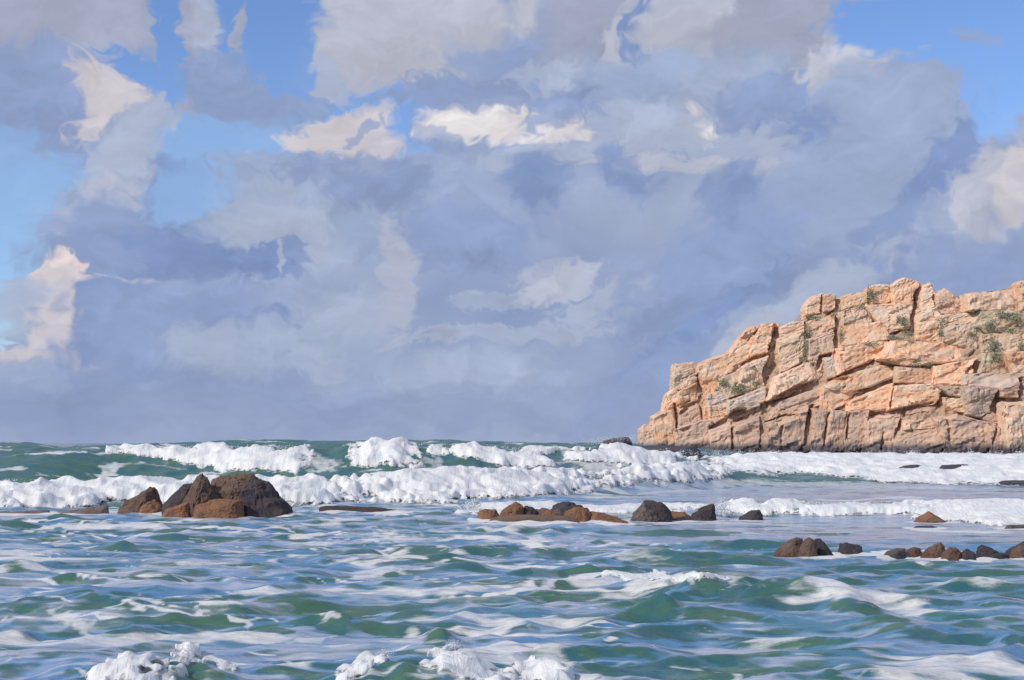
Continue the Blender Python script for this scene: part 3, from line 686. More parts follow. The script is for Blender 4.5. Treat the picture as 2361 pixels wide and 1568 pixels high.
def boulder_pts(outline, y0, depth, rnd, zbase=-0.4):
    """outline: (px, py) of the silhouette seen from the shore, turned into a solid with its own depth"""
    P = [((px - 512) / F * y0, HC - (py - HOR) / F * y0) for px, py in outline]
    cx = sum(p[0] for p in P) / len(P); zt = max(p[1] for p in P)
    pts = []
    for (x, z) in P:
        pts.append((x, y0, z))
        k = rnd.uniform(.55, .8)
        hz = z - (z - zbase) * rnd.uniform(.12, .35)
        pts.append((cx + (x - cx) * k + rnd.uniform(-.05, .05) * depth, y0 - depth * rnd.uniform(.45, .7), hz))
        pts.append((cx + (x - cx) * rnd.uniform(.5, .85), y0 + depth * rnd.uniform(.5, .9), hz))
    x0 = min(p[0] for p in P); x1 = max(p[0] for p in P)
    for t in (0, .35, .7, 1):
        x = x0 + (x1 - x0) * t
        s = math.sin(math.pi * (.15 + .7 * t))
        pts.append((x, y0 - depth * s, zbase)); pts.append((x, y0 + depth * s, zbase))
    return pts
rs = [0]; ROCKRING = []
def rock(label, lumps_, base_py, cat='rock', group=None, y=None, zb=-0.4, name='sea_rock', depthk=0.55):
    """lumps_: (outline, material, forward offset)"""
    allx = [p[0] for l in lumps_ for p in l[0]]
    cxp = (min(allx) + max(allx)) / 2
    if y is None:
        c_ = min(max(cxp, 4), 1020); sp = [at(c_ + d, base_py - .5, 98, 44)[1] for d in (-8, -4, 0, 4, 8)]
        y = sorted(sp)[1] + .2
    org = ((cxp - 512) / F * y, y, 0.0); w_all = max(allx) - min(allx)
    if len(lumps_) > 1:
        root = bpy.data.objects.new(name, None); COL.objects.link(root); root.location = org; root.empty_display_size = .5
    for (ol, mat, dy) in lumps_:
        rs[0] += 1; rnd = random.Random(100 + rs[0])
        w = (max(p[0] for p in ol) - min(p[0] for p in ol)) / F * y
        h = (base_py - min(p[1] for p in ol)) / F * y
        dep = depthk * min(w, h * 2.5)
        pts = boulder_pts(ol, y + dy, dep, rnd, zb)
        bm = subdiv_hull(pts, 8, min(w, max(h, .15) * 2) * .030, max(w * .24, .1), rs[0], .010)
        o = bm_obj('boulder' if len(lumps_) > 1 else name, bm, mat, root if len(lumps_) > 1 else None, org if len(lumps_) == 1 else org)
    if len(lumps_) == 1: root = o
    if y < 100: ROCKRING.append((org[0], y, w_all / F * y * .5, min(w_all, 60) / F * y * .28))
    return tag(root, label, cat, group)
def cz(pts, sx, ox, oy): return [(ox + x * sx, oy + y * sx) for x, y in pts]
c2 = lambda p: cz(p, .14825, 0, 425); c3 = lambda p: cz(p, .14825, 325, 425); c4 = lambda p: cz(p, .1584, 650, 425)
RG = 'brown and dark rocks standing out of the surf'
rock('largest brown rock with a left peak and dark sloping right side, standing in the surf', [
  (c2([(1090,600),(1095,545),(1180,470),(1195,430),(1240,400),(1300,388),(1320,470),(1320,600)]), R_DARK, .5),
  (c2([(1180,605),(1260,480),(1320,345),(1360,313),(1400,345),(1430,400),(1510,520),(1500,605)]), R_BROWN, -.5),
  (c2([(1400,610),(1395,420),(1430,365),(1480,347),(1600,326),(1720,324),(1740,400),(1700,610)]), R_BROWN, .6),
  (c2([(1600,600),(1620,400),(1715,326),(1790,365),(1860,425),(1895,495),(1970,560),(1975,600)]), R_DARK, .2),  # dark material paints the shade on the right side turned from the sun
  (c2([(1085,600),(1130,560),(1290,510),(1300,600)]), R_ORANGE, -1.2),
  (c2([(1290,605),(1320,540),(1420,500),(1500,500),(1640,500),(1650,600)]), R_ORANGE, -1.5)], 514, 'rock', RG)
rock('small jagged brown rock leaning up beside the left foot of the large brown rock', [
  (c2([(790,565),(870,500),(950,450),(1010,414),(1050,424),(1062,470),(1100,520),(1100,590),(800,580)]), R_BROWN, 0),
  (c2([(900,590),(960,530),(1040,495),(1085,530),(1095,595)]), R_ORANGE, -.6), (c2([(1030,595),(1060,545),(1150,530),(1170,595)]), R_BROWN, -.2)], 513, 'rock', RG)
FL = 'flat dark ledges awash'
rock('flat dark ledge of rock awash at the left edge', [(c2([(-60,615),(-20,590),(140,578),(330,570),(345,590),(140,598),(0,620)]), R_GREY, 0)], 514, 'rock', FL)
rock('flat dark ledge awash just left of the small jagged rock', [(c2([(400,590),(520,572),(600,570),(640,548),(735,535),(735,565),(630,600),(420,605)]), R_GREY, 0)], 514, 'rock', FL)
rock('long flat dark ledge awash right of the large brown rock', [(c2([(2150,552),(2200,541),(2361,545),(2480,552),(2540,570),(2380,580),(2200,572)]), R_DARK, 0)], 511, 'rock', FL)
rock('flat dark ledge awash between the large rock and the middle rocks', [(c3([(230,560),(300,545),(400,565),(540,580),(480,592),(260,580)]), R_DARK, 0)], 512, 'rock', FL)
MG = 'rocks in the middle of the surf'
rock('low wet brown ledge running along the feet of the left middle rocks', [(c3([(1100,634),(1180,606),(1330,600),(1480,604),(1640,608),(1720,640),(1400,645)]), R_BROWN, -.1)], 520, 'rock', MG)
rock('low wet dark ledge between the black topped rock and the square dark rock', [(c4([(-10,606),(60,580),(180,574),(300,578),(380,606),(150,612)]), R_DARK, -.1)], 521, 'rock', MG)
rock('low round tan rock at the left end of the middle row of rocks', [(c3([(1020,635),(1040,575),(1090,562),(1150,565),(1175,600),(1180,635)]), R_ORANGE, 0)], 519, 'rock', MG)
rock('ridge-backed rust brown rock, second in the middle row', [
  (c3([(1165,635),(1185,580),(1240,540),(1290,515),(1340,540),(1330,590),(1270,635)]), R_ORANGE, 0),
  (c3([(1255,640),(1310,570),(1350,545),(1400,548),(1430,575),(1390,640)]), R_DARK, .3)], 519.5, 'rock', MG)
rock('dark humped rock at the back of the middle row', [(c3([(1510,600),(1530,545),(1600,513),(1660,518),(1740,548),(1785,575),(1790,610)]), R_DARK, 0)], 516, 'rock', MG)
rock('pinkish tan rock with an orange right end, in front of the dark humped rock', [
  (c3([(1370,638),(1400,570),(1470,555),(1530,570),(1545,635)]), R_GREY, 0),
  (c3([(1450,640),(1460,585),(1520,565),(1560,590),(1550,640)]), R_ORANGE, -.4)], 520, 'rock', MG)
rock('tiny round boulder tucked between the tan rock and the long orange rock', [(c3([(1525,622),(1540,575),(1570,562),(1600,580),(1605,620)]), R_GREY, 0)], 519, 'rock', MG)
rock('long orange rock tapering off to the right in the middle row', [
  (c3([(1600,640),(1615,580),(1680,552),(1770,553),(1800,600),(1790,642)]), R_ORANGE, 0),
  (c3([(1760,640),(1790,578),(1880,590),(1960,615),(2045,650),(1900,650)]), R_ORANGE, .2)], 520.5, 'rock', MG)
rock('grey brown rock with a blackish pointed top, right of the long orange rock', [
  (c3([(2055,650),(2075,595),(2150,515),(2230,600),(2290,650)]), R_GREY, -.3),
  (c3([(2140,640),(2150,512),(2180,503),(2280,522),(2335,575),(2345,640)]), R_DARK, .3)], 521.5, 'rock', MG)
rock('low rust orange rock between the black topped rock and the square dark rock', [(c4([(65,606),(90,555),(140,542),(220,548),(255,575),(265,606)]), R_ORANGE, 0)], 521, 'rock', MG)
rock('blocky dark rock with a slanting top at the right end of the middle row', [(c4([(240,604),(265,560),(330,512),(400,497),(412,520),(418,604)]), R_DARK, 0)], 521, 'rock', MG)
rock('small dark rock standing apart in the white foam right of the middle row', [(c4([(545,606),(580,570),(640,536),(690,533),(712,565),(705,606)]), R_DARK, 0)], 520.5, 'rock', MG)
RR_ = 'rocks at the right'
rock('small orange triangular rock in front of the white breaker', [(c4([(1640,620),(1690,580),(1760,541),(1830,580),(1900,622),(1800,630)]), R_ORANGE, 0)], 523, 'rock', RR_)
rock('thin slate grey slab just below the orange triangular rock', [(c4([(1650,655),(1680,635),(1780,632),(1815,645),(1760,662)]), R_FAR, 0)], 529, 'rock', RR_)
rock('flat tan ledge at the right edge under the tall white breaker', [(c4([(2230,655),(2260,628),(2361,628),(2450,635),(2460,658)]), R_GREY, 0)], 529, 'rock', RR_)
rock('broad three-lobed brown rock nearest of all, left end of the right hand group', [
  (c4([(780,805),(800,780),(870,735),(910,712),(965,712),(960,826),(830,830)]), R_BROWN, 0),
  (c4([(930,832),(945,770),(975,720),(1005,704),(1050,730),(1060,832)]), R_BROWN, -.5),
  (c4([(1035,828),(1040,715),(1075,713),(1110,750),(1165,826)]), R_DARK, .1)], 556, 'rock', RR_)
rock('flat-topped dark rock right of the three-lobed brown rock', [(c4([(1185,800),(1195,745),(1240,740),(1340,762),(1345,810),(1300,815)]), R_DARK, 0)], 554, 'rock', RR_)
rock('low dark wet ledge joining the feet of the close row of rocks at right', [(c4([(1450,834),(1490,812),(1640,800),(1760,806),(1840,812),(1900,838),(1700,842)]), R_DARK, -.1)], 556.5, 'rock', RR_)
rock('low dark wet ledge under the blackish rock near the right edge', [(c4([(1930,850),(1980,815),(2100,812),(2230,806),(2300,838),(2100,850)]), R_DARK, -.1)], 558, 'rock', RR_)
rock('low brown rock at the left end of the close row at right', [(c4([(1465,832),(1490,800),(1550,776),(1612,776),(1620,832)]), R_GREY, 0)], 557, 'rock', RR_)
rock('small domed brown rock, second of the close row at right', [(c4([(1600,828),(1620,790),(1665,767),(1705,775),(1718,828)]), R_BROWN, 0)], 556.5, 'rock', RR_)
rock('highest pointed brown rock of the close row at right', [(c4([(1705,835),(1730,790),(1790,750),(1835,737),(1865,770),(1870,840)]), R_BROWN, 0)], 558, 'rock', RR_)
rock('brown lumpy rock leaning against the pointed rock', [(c4([(1835,850),(1850,800),(1890,770),(1935,775),(1965,800),(1960,858),(1900,862)]), R_BROWN, 0)], 561, 'rock', RR_)
rock('low dark brown rock between the lumpy rock and the blackish one', [(c4([(1945,855),(1965,800),(1995,778),(2055,805),(2065,848)]), R_DARK, 0)], 560, 'rock', RR_)
rock('blackish rock with a sharp left peak near the right edge', [(c4([(2055,835),(2065,770),(2090,750),(2160,775),(2210,805),(2205,835)]), R_DARK, 0)], 557, 'rock', RR_)
rock('dark rock with a round brown face cut by the right edge', [
  (c4([(2215,835),(2240,790),(2300,762),(2361,730),(2450,740),(2520,835)]), R_DARK, .2),
  (c4([(2275,842),(2285,790),(2340,758),(2400,775),(2430,842)]), R_BROWN, -.5)], 558, 'rock', RR_)
# broken white water where the sea washes round each rock
for (x0, y0, hw, dp) in ROCKRING:
    r0, r1 = np.searchsorted(ys, y0 - dp - 2.5), np.searchsorted(ys, y0 + dp + 1)
    c0, c1 = np.searchsorted(qs, (x0 - hw - 2) / y0), np.searchsorted(qs, (x0 + hw + 2) / y0)
    xx, yy = X[r0:r1, c0:c1], Y[r0:r1, c0:c1]
    d = np.sqrt(((xx - x0) / (hw + .35)) ** 2 + ((yy - y0 + .25) / (dp + .75)) ** 2) + .16 * gn(xx / .7, yy / .5, 81) + .10 * gn(xx / .25, yy / .2, 82)
    foam[r0:r1, c0:c1] = np.maximum(foam[r0:r1, c0:c1], 1.0 * (1 - sst(.92, 1.22, d)))
sea.data.attributes['foam'].data.foreach_set('value', foam.ravel().astype(np.float32))

# far rocks among the surf at the foot of the cliff
def far_rock(label, ol, y, mat=R_FAR, zb=.5):
    if y < 150:
        mx = sum(p[0] for p in ol) / len(ol); y = at(min(mx, 1020), max(p[1] for p in ol), 170, 124)[1] - 4.0
    if y < 150: m_ = max(p[1] for p in ol); ol = [(a, m_ - (m_ - b) * .62) for a, b in ol]
    zb = min(HC - (p[1] - HOR) / F * y for p in ol) - .7
    rock(label, [(ol, mat, 0)], max(p[1] for p in ol), 'rock', 'dark rocks at the foot of the cliff', y=y, zb=zb, depthk=.8)
far_rock('dark humped rock with white spray over it, just left of the cliff', c3([(1850,150),(1880,105),(1940,84),(2050,80),(2070,110),(2075,160),(1850,160)]), 195)
far_rock('dark low rock half hidden by foam left of the cliff', c3([(1655,200),(1680,165),(1760,155),(1840,185),(1850,220),(1760,215)]), 158, zb=1.5)
far_rock('long dark ledge at the left foot of the cliff', c3([(2030,190),(2060,150),(2150,135),(2500,140),(2560,200),(2200,205)]), 190, zb=.5)
far_rock('thin dark ledge lying in the white surf, left one of two below the cliff', c4([(1560,272),(1600,245),(1690,234),(1720,250),(1640,270)]), 140, zb=1.2)
far_rock('thin dark ledge lying in the white surf, right one of two below the cliff', c4([(1825,268),(1840,242),(1960,232),(2010,236),(1900,260)]), 141, zb=1.2)
far_rock('dark ledge at the edge of the white surf near the right edge', c4([(2185,368),(2220,340),(2300,332),(2420,336),(2440,368)]), 127, zb=-.2)

# ------------------------------------------------------------------ the headland
KZ = 0.17958
def zc(p): return [(600 + x * KZ, 250 + y * KZ) for x, y in p]
G_OR = rock_mat('orange_granite', (0.74, 0.43, 0.26), (0.74, 0.54, 0.39), (0.50, 0.33, 0.25), .28, (3.2, 4.8), moss=0, bumpd=.5, wetc=(.105, .08, .09))
G_TAN = rock_mat('tan_granite', (0.74, 0.55, 0.41), (0.74, 0.49, 0.33), (0.50, 0.39, 0.31), .28, (2.2, 4.6), moss=.15, bumpd=.5, wetc=(.105, .08, .09))
G_GREEN = rock_mat('mossy_granite', (0.68, 0.53, 0.39), (0.70, 0.49, 0.34), (0.40, 0.36, 0.27), .28, None, moss=.95, bumpd=.5)
G_PUR = rock_mat('brown_granite', (0.66, 0.44, 0.315), (0.58, 0.41, 0.32), (0.38, 0.28, 0.25), .28, (2.8, 4.6), moss=0, bumpd=.5, wetc=(.115, .09, .10))
G_PALE = rock_mat('pale_granite', (0.66, 0.53, 0.44), (0.64, 0.46, 0.34), (0.4, 0.3, 0.24), .28, None, moss=0, bumpd=.7)
G_BACK = rock_mat('crevice_granite', (0.54, 0.37, 0.26), (0.48, 0.34, 0.24), (0.22, 0.17, 0.15), .28, (2.2, 5.2), moss=.2, bumpd=.9, wetc=(.05, .04, .045))

def face_y(px, z): return 372 - 26 * (px - 700) / 324 + 0.55 * z
SKY = [(225,1110),(232,1000),(262,972),(305,950),(350,897),(380,800),(412,720),(425,632),(515,625),(545,640),(600,612),(690,582),(735,572),(800,475),(822,430),(900,415),(1000,403),(1070,402),(1145,388),(1155,330),
       (1185,256),(1240,240),(1330,248),(1400,238),(1490,225),(1560,190),(1640,195),(1700,152),(1770,170),(1840,182),(1870,240),(1930,215),(1990,250),(2050,242),(2200,222),(2340,212),(2361,170),(2500,160),(2700,150),(3000,120),(3400,100),(3900,90)]
SKYP = zc(SKY)
skx = np.array([p[0] for p in SKYP]); sky_y = np.array([p[1] for p in SKYP])
head = bpy.data.objects.new('headland', None); COL.objects.link(head)
head.location = (wx(860, 365), 372, 0)
tag(head, 'tall headland of orange granite with dark cracks and green ledges, rising from the surf', 'headland')
# core of the headland: a solid mass behind the blocks
px_ = np.concatenate([np.linspace(640, 1024, 300), np.linspace(1028, 1290, 60)])
rows = []
NV = 120
for j in range(NV + 26):
    r = []
    for i, px in enumerate(px_):
        spy = np.interp(px, skx, sky_y)
        ztop = HC + (HOR - spy) / F * 385 - 1.3
        ztop = max(ztop, 0.5)
        if j <= NV:
            t = j / NV; z = -2 + (ztop + 2) * t
            y = face_y(px, z) + 2.0 + 1.0 * (float(mnoise.noise(Vector((px / 9.0, z / 3.0, 3)))) + .7 * float(mnoise.noise(Vector((px / 3.2 + z * .2, z / 1.0 - px * .1, 5)))) + .5 * abs(float(mnoise.noise(Vector((px / 1.3, z / .6, 6))))) + .8 * mnoise.cell(Vector((px / 7 + z * .1, z / 2.4 - px * .09, 6))))
            x = (px - 512) / F * y
        else:
            t = (j - NV) / 25.0
            y = face_y(px, ztop) + 2.0 + 130 * t ** 1.3
            x = (px - 512) / F * face_y(px, ztop) + (30 * t if px < 700 else 0)
            z = ztop * (1 - t ** 2.5) + 1.6 * float(mnoise.noise(Vector((px / 14.0, y / 9.0, 8)))) - 3 * t * 2
        r.append((x, y, z))
    rows.append(r)
co = np.array(rows); I = np.arange(co.shape[0] * co.shape[1]).reshape(co.shape[:2])
q = np.stack([I[:-1, :-1], I[:-1, 1:], I[1:, 1:], I[1:, :-1]], -1).reshape(-1, 4)
core = link_np('rock_core', (co - np.array(head.location)).reshape(-1, 3), q, G_BACK, head)
BL = [
 ([(232,1000),(262,972),(305,978),(330,1010),(330,1110),(232,1110)],'P',0),
 ([(302,930),(350,897),(412,895),(420,1000),(420,1105),(335,1110),(305,1010)],'O',0),
 ([(375,805),(412,782),(442,800),(450,860),(430,900),(355,900)],'O',.3),
 ([(425,632),(515,625),(548,655),(540,720),(470,770),(408,785),(412,720)],'T',0),
 ([(440,795),(542,740),(545,830),(450,868)],'O',0),
 ([(552,645),(600,612),(690,582),(738,574),(715,640),(655,690),(640,770),(600,870),(572,850)],'O',.2),
 ([(450,895),(548,862),(560,960),(440,990)],'P',.2),
 ([(435,1000),(575,955),(612,960),(612,1110),(430,1110)],'P',-.5),
 ([(575,880),(605,870),(612,960),(580,960)],'O',.4),
 ([(738,560),(800,475),(822,430),(900,415),(860,520),(790,650),(710,690),(660,710)],'O',0),
 ([(905,414),(1000,403),(1000,430),(985,490),(955,565),(850,605),(805,640),(868,520)],'O',-.3),
 ([(650,765),(690,700),(790,660),(835,655),(770,740),(712,795)],'G',.2),
 ([(810,652),(950,588),(925,700),(908,760),(845,765),(775,745)],'T',0),
 ([(780,745),(905,765),(900,775),(820,800),(715,820),(720,790)],'G',.6),
 ([(605,810),(700,780),(715,830),(700,880),(610,872)],'L',-.3),
 ([(722,845),(925,765),(915,855),(830,885),(720,935)],'L',-.4),
 ([(612,885),(705,885),(715,935),(640,965),(612,955)],'O',0),
 ([(620,1000),(740,962),(735,1105),(620,1105)],'P',-.3),
 ([(755,975),(885,930),(885,975),(870,1105),(755,1105)],'P',.2),
 ([(730,950),(805,895),(890,870),(890,905),(745,962)],'P',.8),
 ([(1012,430),(1070,402),(1142,390),(1138,432),(1012,490)],'T',0),
 ([(1010,500),(1132,448),(1130,605),(1060,645),(985,705),(998,600)],'T',-.4),
 ([(990,710),(1175,625),(1195,690),(1235,735),(1110,762),(1000,825),(935,830)],'T',-.6),
 ([(1165,290),(1188,257),(1238,240),(1242,300),(1230,352),(1158,368),(1152,330)],'T',0),
 ([(1250,247),(1318,250),(1318,310),(1290,340),(1245,352)],'O',.2),
 ([(1168,402),(1300,358),(1302,450),(1168,492)],'O',0),
 ([(1168,505),(1304,462),(1308,560),(1240,575),(1200,635),(1168,605)],'T',-.2),
 ([(1348,267),(1400,238),(1480,232),(1478,290),(1352,328)],'O',.2),
 ([(1352,345),(1485,303),(1520,330),(1500,412),(1355,422)],'T',-.2),
 ([(1352,432),(1555,405),(1600,470),(1600,500),(1345,532)],'O',0),
 ([(1512,205),(1560,189),(1635,196),(1640,262),(1590,292),(1532,288)],'O',0),
 ([(1645,195),(1700,151),(1768,169),(1785,200),(1752,262),(1738,298),(1645,298)],'O',-.5),
 ([(1495,312),(1640,305),(1745,303),(1742,420),(1605,450),(1565,400),(1528,325)],'T',-.3),
 ([(1800,215),(1840,180),(1866,235),(1860,300),(1790,322)],'T',-.4),
 ([(1785,335),(1862,312),(1872,380),(1905,400),(1888,500),(1765,500)],'T',0),
 ([(1882,245),(1930,215),(1978,252),(2040,300),(2040,342),(1882,352)],'P',.3),
 ([(2050,243),(2200,223),(2345,212),(2345,330),(2050,332)],'T',-.3),
 ([(2345,190),(2361,168),(2480,160),(2480,330),(2350,330)],'O',-.3),
 ([(1880,366),(2050,350),(2110,375),(2100,402),(1915,402)],'T',.2),
 ([(1925,412),(2080,412),(2120,470),(2085,545),(1905,515)],'T',-.2),
 ([(2120,345),(2400,345),(2400,455),(2130,462),(2090,410)],'G',.4),
 ([(2125,478),(2200,470),(2210,570),(2130,565)],'G',.3),
 ([(2215,470),(2450,465),(2450,560),(2215,568)],'T',.2),
 ([(2150,580),(2240,580),(2300,680),(2120,680)],'G',.3),
 ([(2260,580),(2450,570),(2450,680),(2315,682)],'O',.1),
 ([(1335,548),(1600,512),(1640,545),(1560,592),(1425,625),(1325,690),(1315,610)],'O',-.2),
 ([(1645,512),(1900,520),(2085,555),(2105,605),(1960,622),(1700,640),(1570,600)],'O',0),
 ([(1262,602),(1308,600),(1310,700),(1270,715)],'L',-.7),
 ([(1205,640),(1255,590),(1258,715),(1215,712)],'P',.8),
 ([(1335,712),(1560,650),(1640,665),(1640,705),(1500,755),(1375,790),(1245,762)],'O',-.5),
 ([(1245,775),(1370,800),(1470,795),(1385,845),(1290,890),(1238,890)],'O',-.1),
 ([(1395,842),(1635,745),(1622,830),(1592,888),(1385,892)],'O',-.2),
 ([(1655,762),(1850,752),(1898,790),(1895,845),(1700,880),(1612,900)],'O',-.5),
 ([(1660,655),(1880,672),(1850,742),(1660,735)],'O',0),
 ([(1885,650),(2100,612),(2060,680),(2030,745),(1870,740)],'O',-.2),
 ([(1870,755),(2035,762),(2060,820),(1950,808)],'L',-.5),
 ([(2055,692),(2440,690),(2440,745),(2230,775),(2045,750)],'L',-.4),
 ([(2045,765),(2225,790),(2205,880),(2120,930),(2065,905)],'L',-1.2),
 ([(2240,770),(2440,750),(2440,830),(2235,815)],'P',.4),
 ([(1925,825),(2060,835),(2065,905),(1940,890)],'T',.2),
 ([(1010,845),(1235,772),(1225,865),(1100,890),(1000,945),(930,940)],'P',-.2),
 ([(940,970),(1100,905),(1170,890),(1150,985),(1130,1110),(935,1110)],'P',-.4),
 ([(1198,890),(1280,900),(1270,1020),(1225,1110),(1170,1110),(1180,1000)],'P',-.2),
 ([(1295,900),(1372,905),(1352,1010),(1335,1110),(1240,1110),(1282,1010)],'P',0),
 ([(1400,905),(1495,905),(1488,1000),(1480,1110),(1358,1110),(1375,1010)],'P',.2),
 ([(1505,950),(1590,926),(1668,930),(1690,970),(1650,1050),(1600,1120),(1495,1115)],'P',-.5),
 ([(1705,948),(1862,948),(1862,992),(1702,1000)],'O',-.6),
 ([(1690,1012),(1855,1002),(1940,1005),(1955,1120),(1625,1120),(1660,1060)],'P',-.2),
 ([(1720,895),(1900,860),(1990,900),(1980,925),(1870,935),(1720,935)],'P',1.5),
 ([(1880,945),(1990,925),(2090,952),(2170,965),(2165,1120),(1965,1120),(1948,1010)],'P',-.2),
 ([(2180,990),(2260,1000),(2245,1120),(2175,1120)],'P',.4),
 ([(2275,855),(2440,850),(2440,1120),(2262,1120),(2265,1000)],'T',-.6),
 ([(2130,935),(2215,890),(2258,900),(2255,990),(2180,980)],'P',.8),
]
rr = random.Random(5)
for xx in range(2450, 3700, 130):           # the cliff goes on past the frame
    top = np.interp(600 + xx * KZ, skx, sky_y); top = (top - 250) / KZ
    n = 7; edges = [top + (1110 - top) * k / n + rr.uniform(-15, 15) * (0 < k < n) for k in range(n + 1)]
    for k in range(n):
        BL.append(([(xx + rr.uniform(3, 12), edges[k] + 12), (xx + 118, edges[k] - 12), (xx + 122, edges[k + 1] - 22), (xx + 6, edges[k + 1] + 2)], 'OTGOTPP'[k], rr.uniform(-.5, .4)))
CR = [([(985,420),(975,520),(960,560),(985,640),(970,720)],20),([(1335,240),(1330,400),(1325,500),(1318,590)],18),([(1800,190),(1765,260),(1765,340),(1748,430),(1745,500)],18),
 ([(1505,190),(1495,260)],12),([(1150,370),(1240,365),(1330,335)],12),([(1145,400),(1150,570)],10),([(1310,580),(1240,600),(1210,660)],15),([(548,700),(560,800),(570,900)],13),
 ([(415,860),(432,1000)],10),([(455,905),(540,850)],15),([(620,990),(700,955),(760,900),(810,890)],15),([(740,960),(880,910)],14),([(905,870),(985,830),(1110,765),(1240,735),(1380,715)],15),
 ([(900,860),(920,1000),(925,1110)],12),([(930,960),(1020,930),(1100,920)],10),([(1185,870),(1165,1000),(1150,1110)],17),([(1275,910),(1250,1090)],9),([(1390,920),(1375,1050)],13),
 ([(1380,850),(1440,810),(1490,795)],9),([(1500,945),(1600,910),(1720,880),(1850,850)],12),([(1700,935),(1850,920),(1950,930)],17),([(1910,790),(1900,860),(1960,900)],13),
 ([(1700,900),(1680,960),(1650,1030)],12),([(2225,790),(2190,880),(2270,930)],14),([(2260,840),(2440,835)],16),([(2355,730),(2350,830)],18),([(1640,750),(1620,880)],8),([(1945,940),(1950,1070)],9),
 ([(2220,960),(2190,1080)],9),([(790,640),(860,600),(950,575)],10),([(955,600),(920,680),(930,740)],16),([(1860,250),(1870,310)],10),([(2110,620),(2050,680)],14),([(740,990),(740,1100)],9),
 ([(1580,1020),(1570,1110)],9),([(1400,325),(1480,300)],9),([(830,500),(890,430)],7),([(430,1010),(510,985)],10),([(1240,250),(1235,345)],9),([(1015,970),(1005,1090)],8),([(2600,100),(2610,600)],16),([(2900,400),(2880,1000)],16),([(3200,80),(3190,700)],16)]
CRACKS = []
for pl, w in CR:
    zp = zc(pl); nseg = len(zp) - 1
    for i in range(nseg):
        e = lambda t: .55 + .9 * math.sin(math.pi * (0.12 + .76 * t))
        CRACKS.append((*zp[i], *zp[i + 1], w * KZ, e(i / nseg), e((i + 1) / nseg)))
MATS = {'O': G_OR, 'T': G_TAN, 'G': G_GREEN, 'P': G_PUR, 'L': G_PALE}
def cliff_block(ol, key, off, k):
    gx = sum(p[0] for p in ol) / len(ol); gy = sum(p[1] for p in ol) / len(ol)
    ol = [(x + max(-2.4, min(2.4, (x - gx) * .2)), y + max(-2.2, min(2.2, (y - gy) * .2)) * (.3 if y < np.interp(x, skx, sky_y) + 2 else 1)) for x, y in ol]
    rnd = random.Random(900 + k)
    zm = sum(HC + (HOR - p[1]) / F * 372 for p in ol) / len(ol); pxm = sum(p[0] for p in ol) / len(ol)
    y0 = face_y(pxm, zm) + off * 1.7 + rnd.uniform(-.25, .25)
    tx, tz = rnd.uniform(-.22, .22), rnd.uniform(-.05, .35)
    pts = []
    cx = (pxm - 512) / F * y0
    wid = (max(p[0] for p in ol) - min(p[0] for p in ol)) / F * y0; hei = (max(p[1] for p in ol) - min(p[1] for p in ol)) / F * y0
    bul = 0.07 * min(wid, hei) + .35
    for (px, py) in ol:
        yy = y0; x = (px - 512) / F * yy; z = HC + (HOR - py) / F * yy
        if py > 446.5: z = -1.0
        dy = (x - cx) * tx + (z - zm) * tz
        pts.append((x, y0 + dy + bul * .6, z))
        pts.append((x * 1.0, y0 + 7 + dy, z))
        kk = rnd.uniform(.84, .95)
        pts.append((cx + (x - cx) * kk, y0 + dy - bul * rnd.uniform(.2, .8), zm + (z - zm) * kk))
    bm = subdiv_hull(pts, 5, min(wid, hei) * .018 + .04, 2.6, k)
    for v in bm.verts:
        vx = 512 + F * v.co.x / v.co.y; vy = HOR - (v.co.z - HC) * F / v.co.y
        dmax = 0
        for (ax, ay, bx_, by_, w, e0, e1) in CRACKS:
            if not (min(ax, bx_) - w < vx < max(ax, bx_) + w and min(ay, by_) - w < vy < max(ay, by_) + w): continue
            L2 = (bx_ - ax) ** 2 + (by_ - ay) ** 2; t = max(0, min(1, ((vx - ax) * (bx_ - ax) + (vy - ay) * (by_ - ay)) / L2))
            d = math.hypot(vx - ax - t * (bx_ - ax), vy - ay - t * (by_ - ay)) + .8 * mnoise.noise(Vector((vx / 3, vy / 3, 4)))
            ww = w * (e0 + (e1 - e0) * t)
            dmax = max(dmax, (1 - max(0, min(1, d / ww)) ** 2) * 1.0 * ww)
        # bedding that rises to the right, and fine upright joints
        q_ = vx * .35 + vy * .94; w_ = vx * .97 - vy * .2
        e = abs(mnoise.noise(Vector((vx * .035 - vy * .01, q_ * .16, 2)))); e2 = abs(mnoise.noise(Vector((w_ * .12, vy * .03, 9))))
        st = mnoise.cell(Vector((vx * .045, q_ * .17, 5))) * .55
        v.co.y += dmax * 1.15 + .35 * max(0, 1 - e * 12) + .2 * max(0, 1 - e2 * 13) + st * .8
    org = (cx, y0, zm)
    return bm_obj('granite_block', bm, MATS[key], head, org)
for k, (ol, key, off) in enumerate(BL):
    cliff_block(zc(ol), key, off, k)

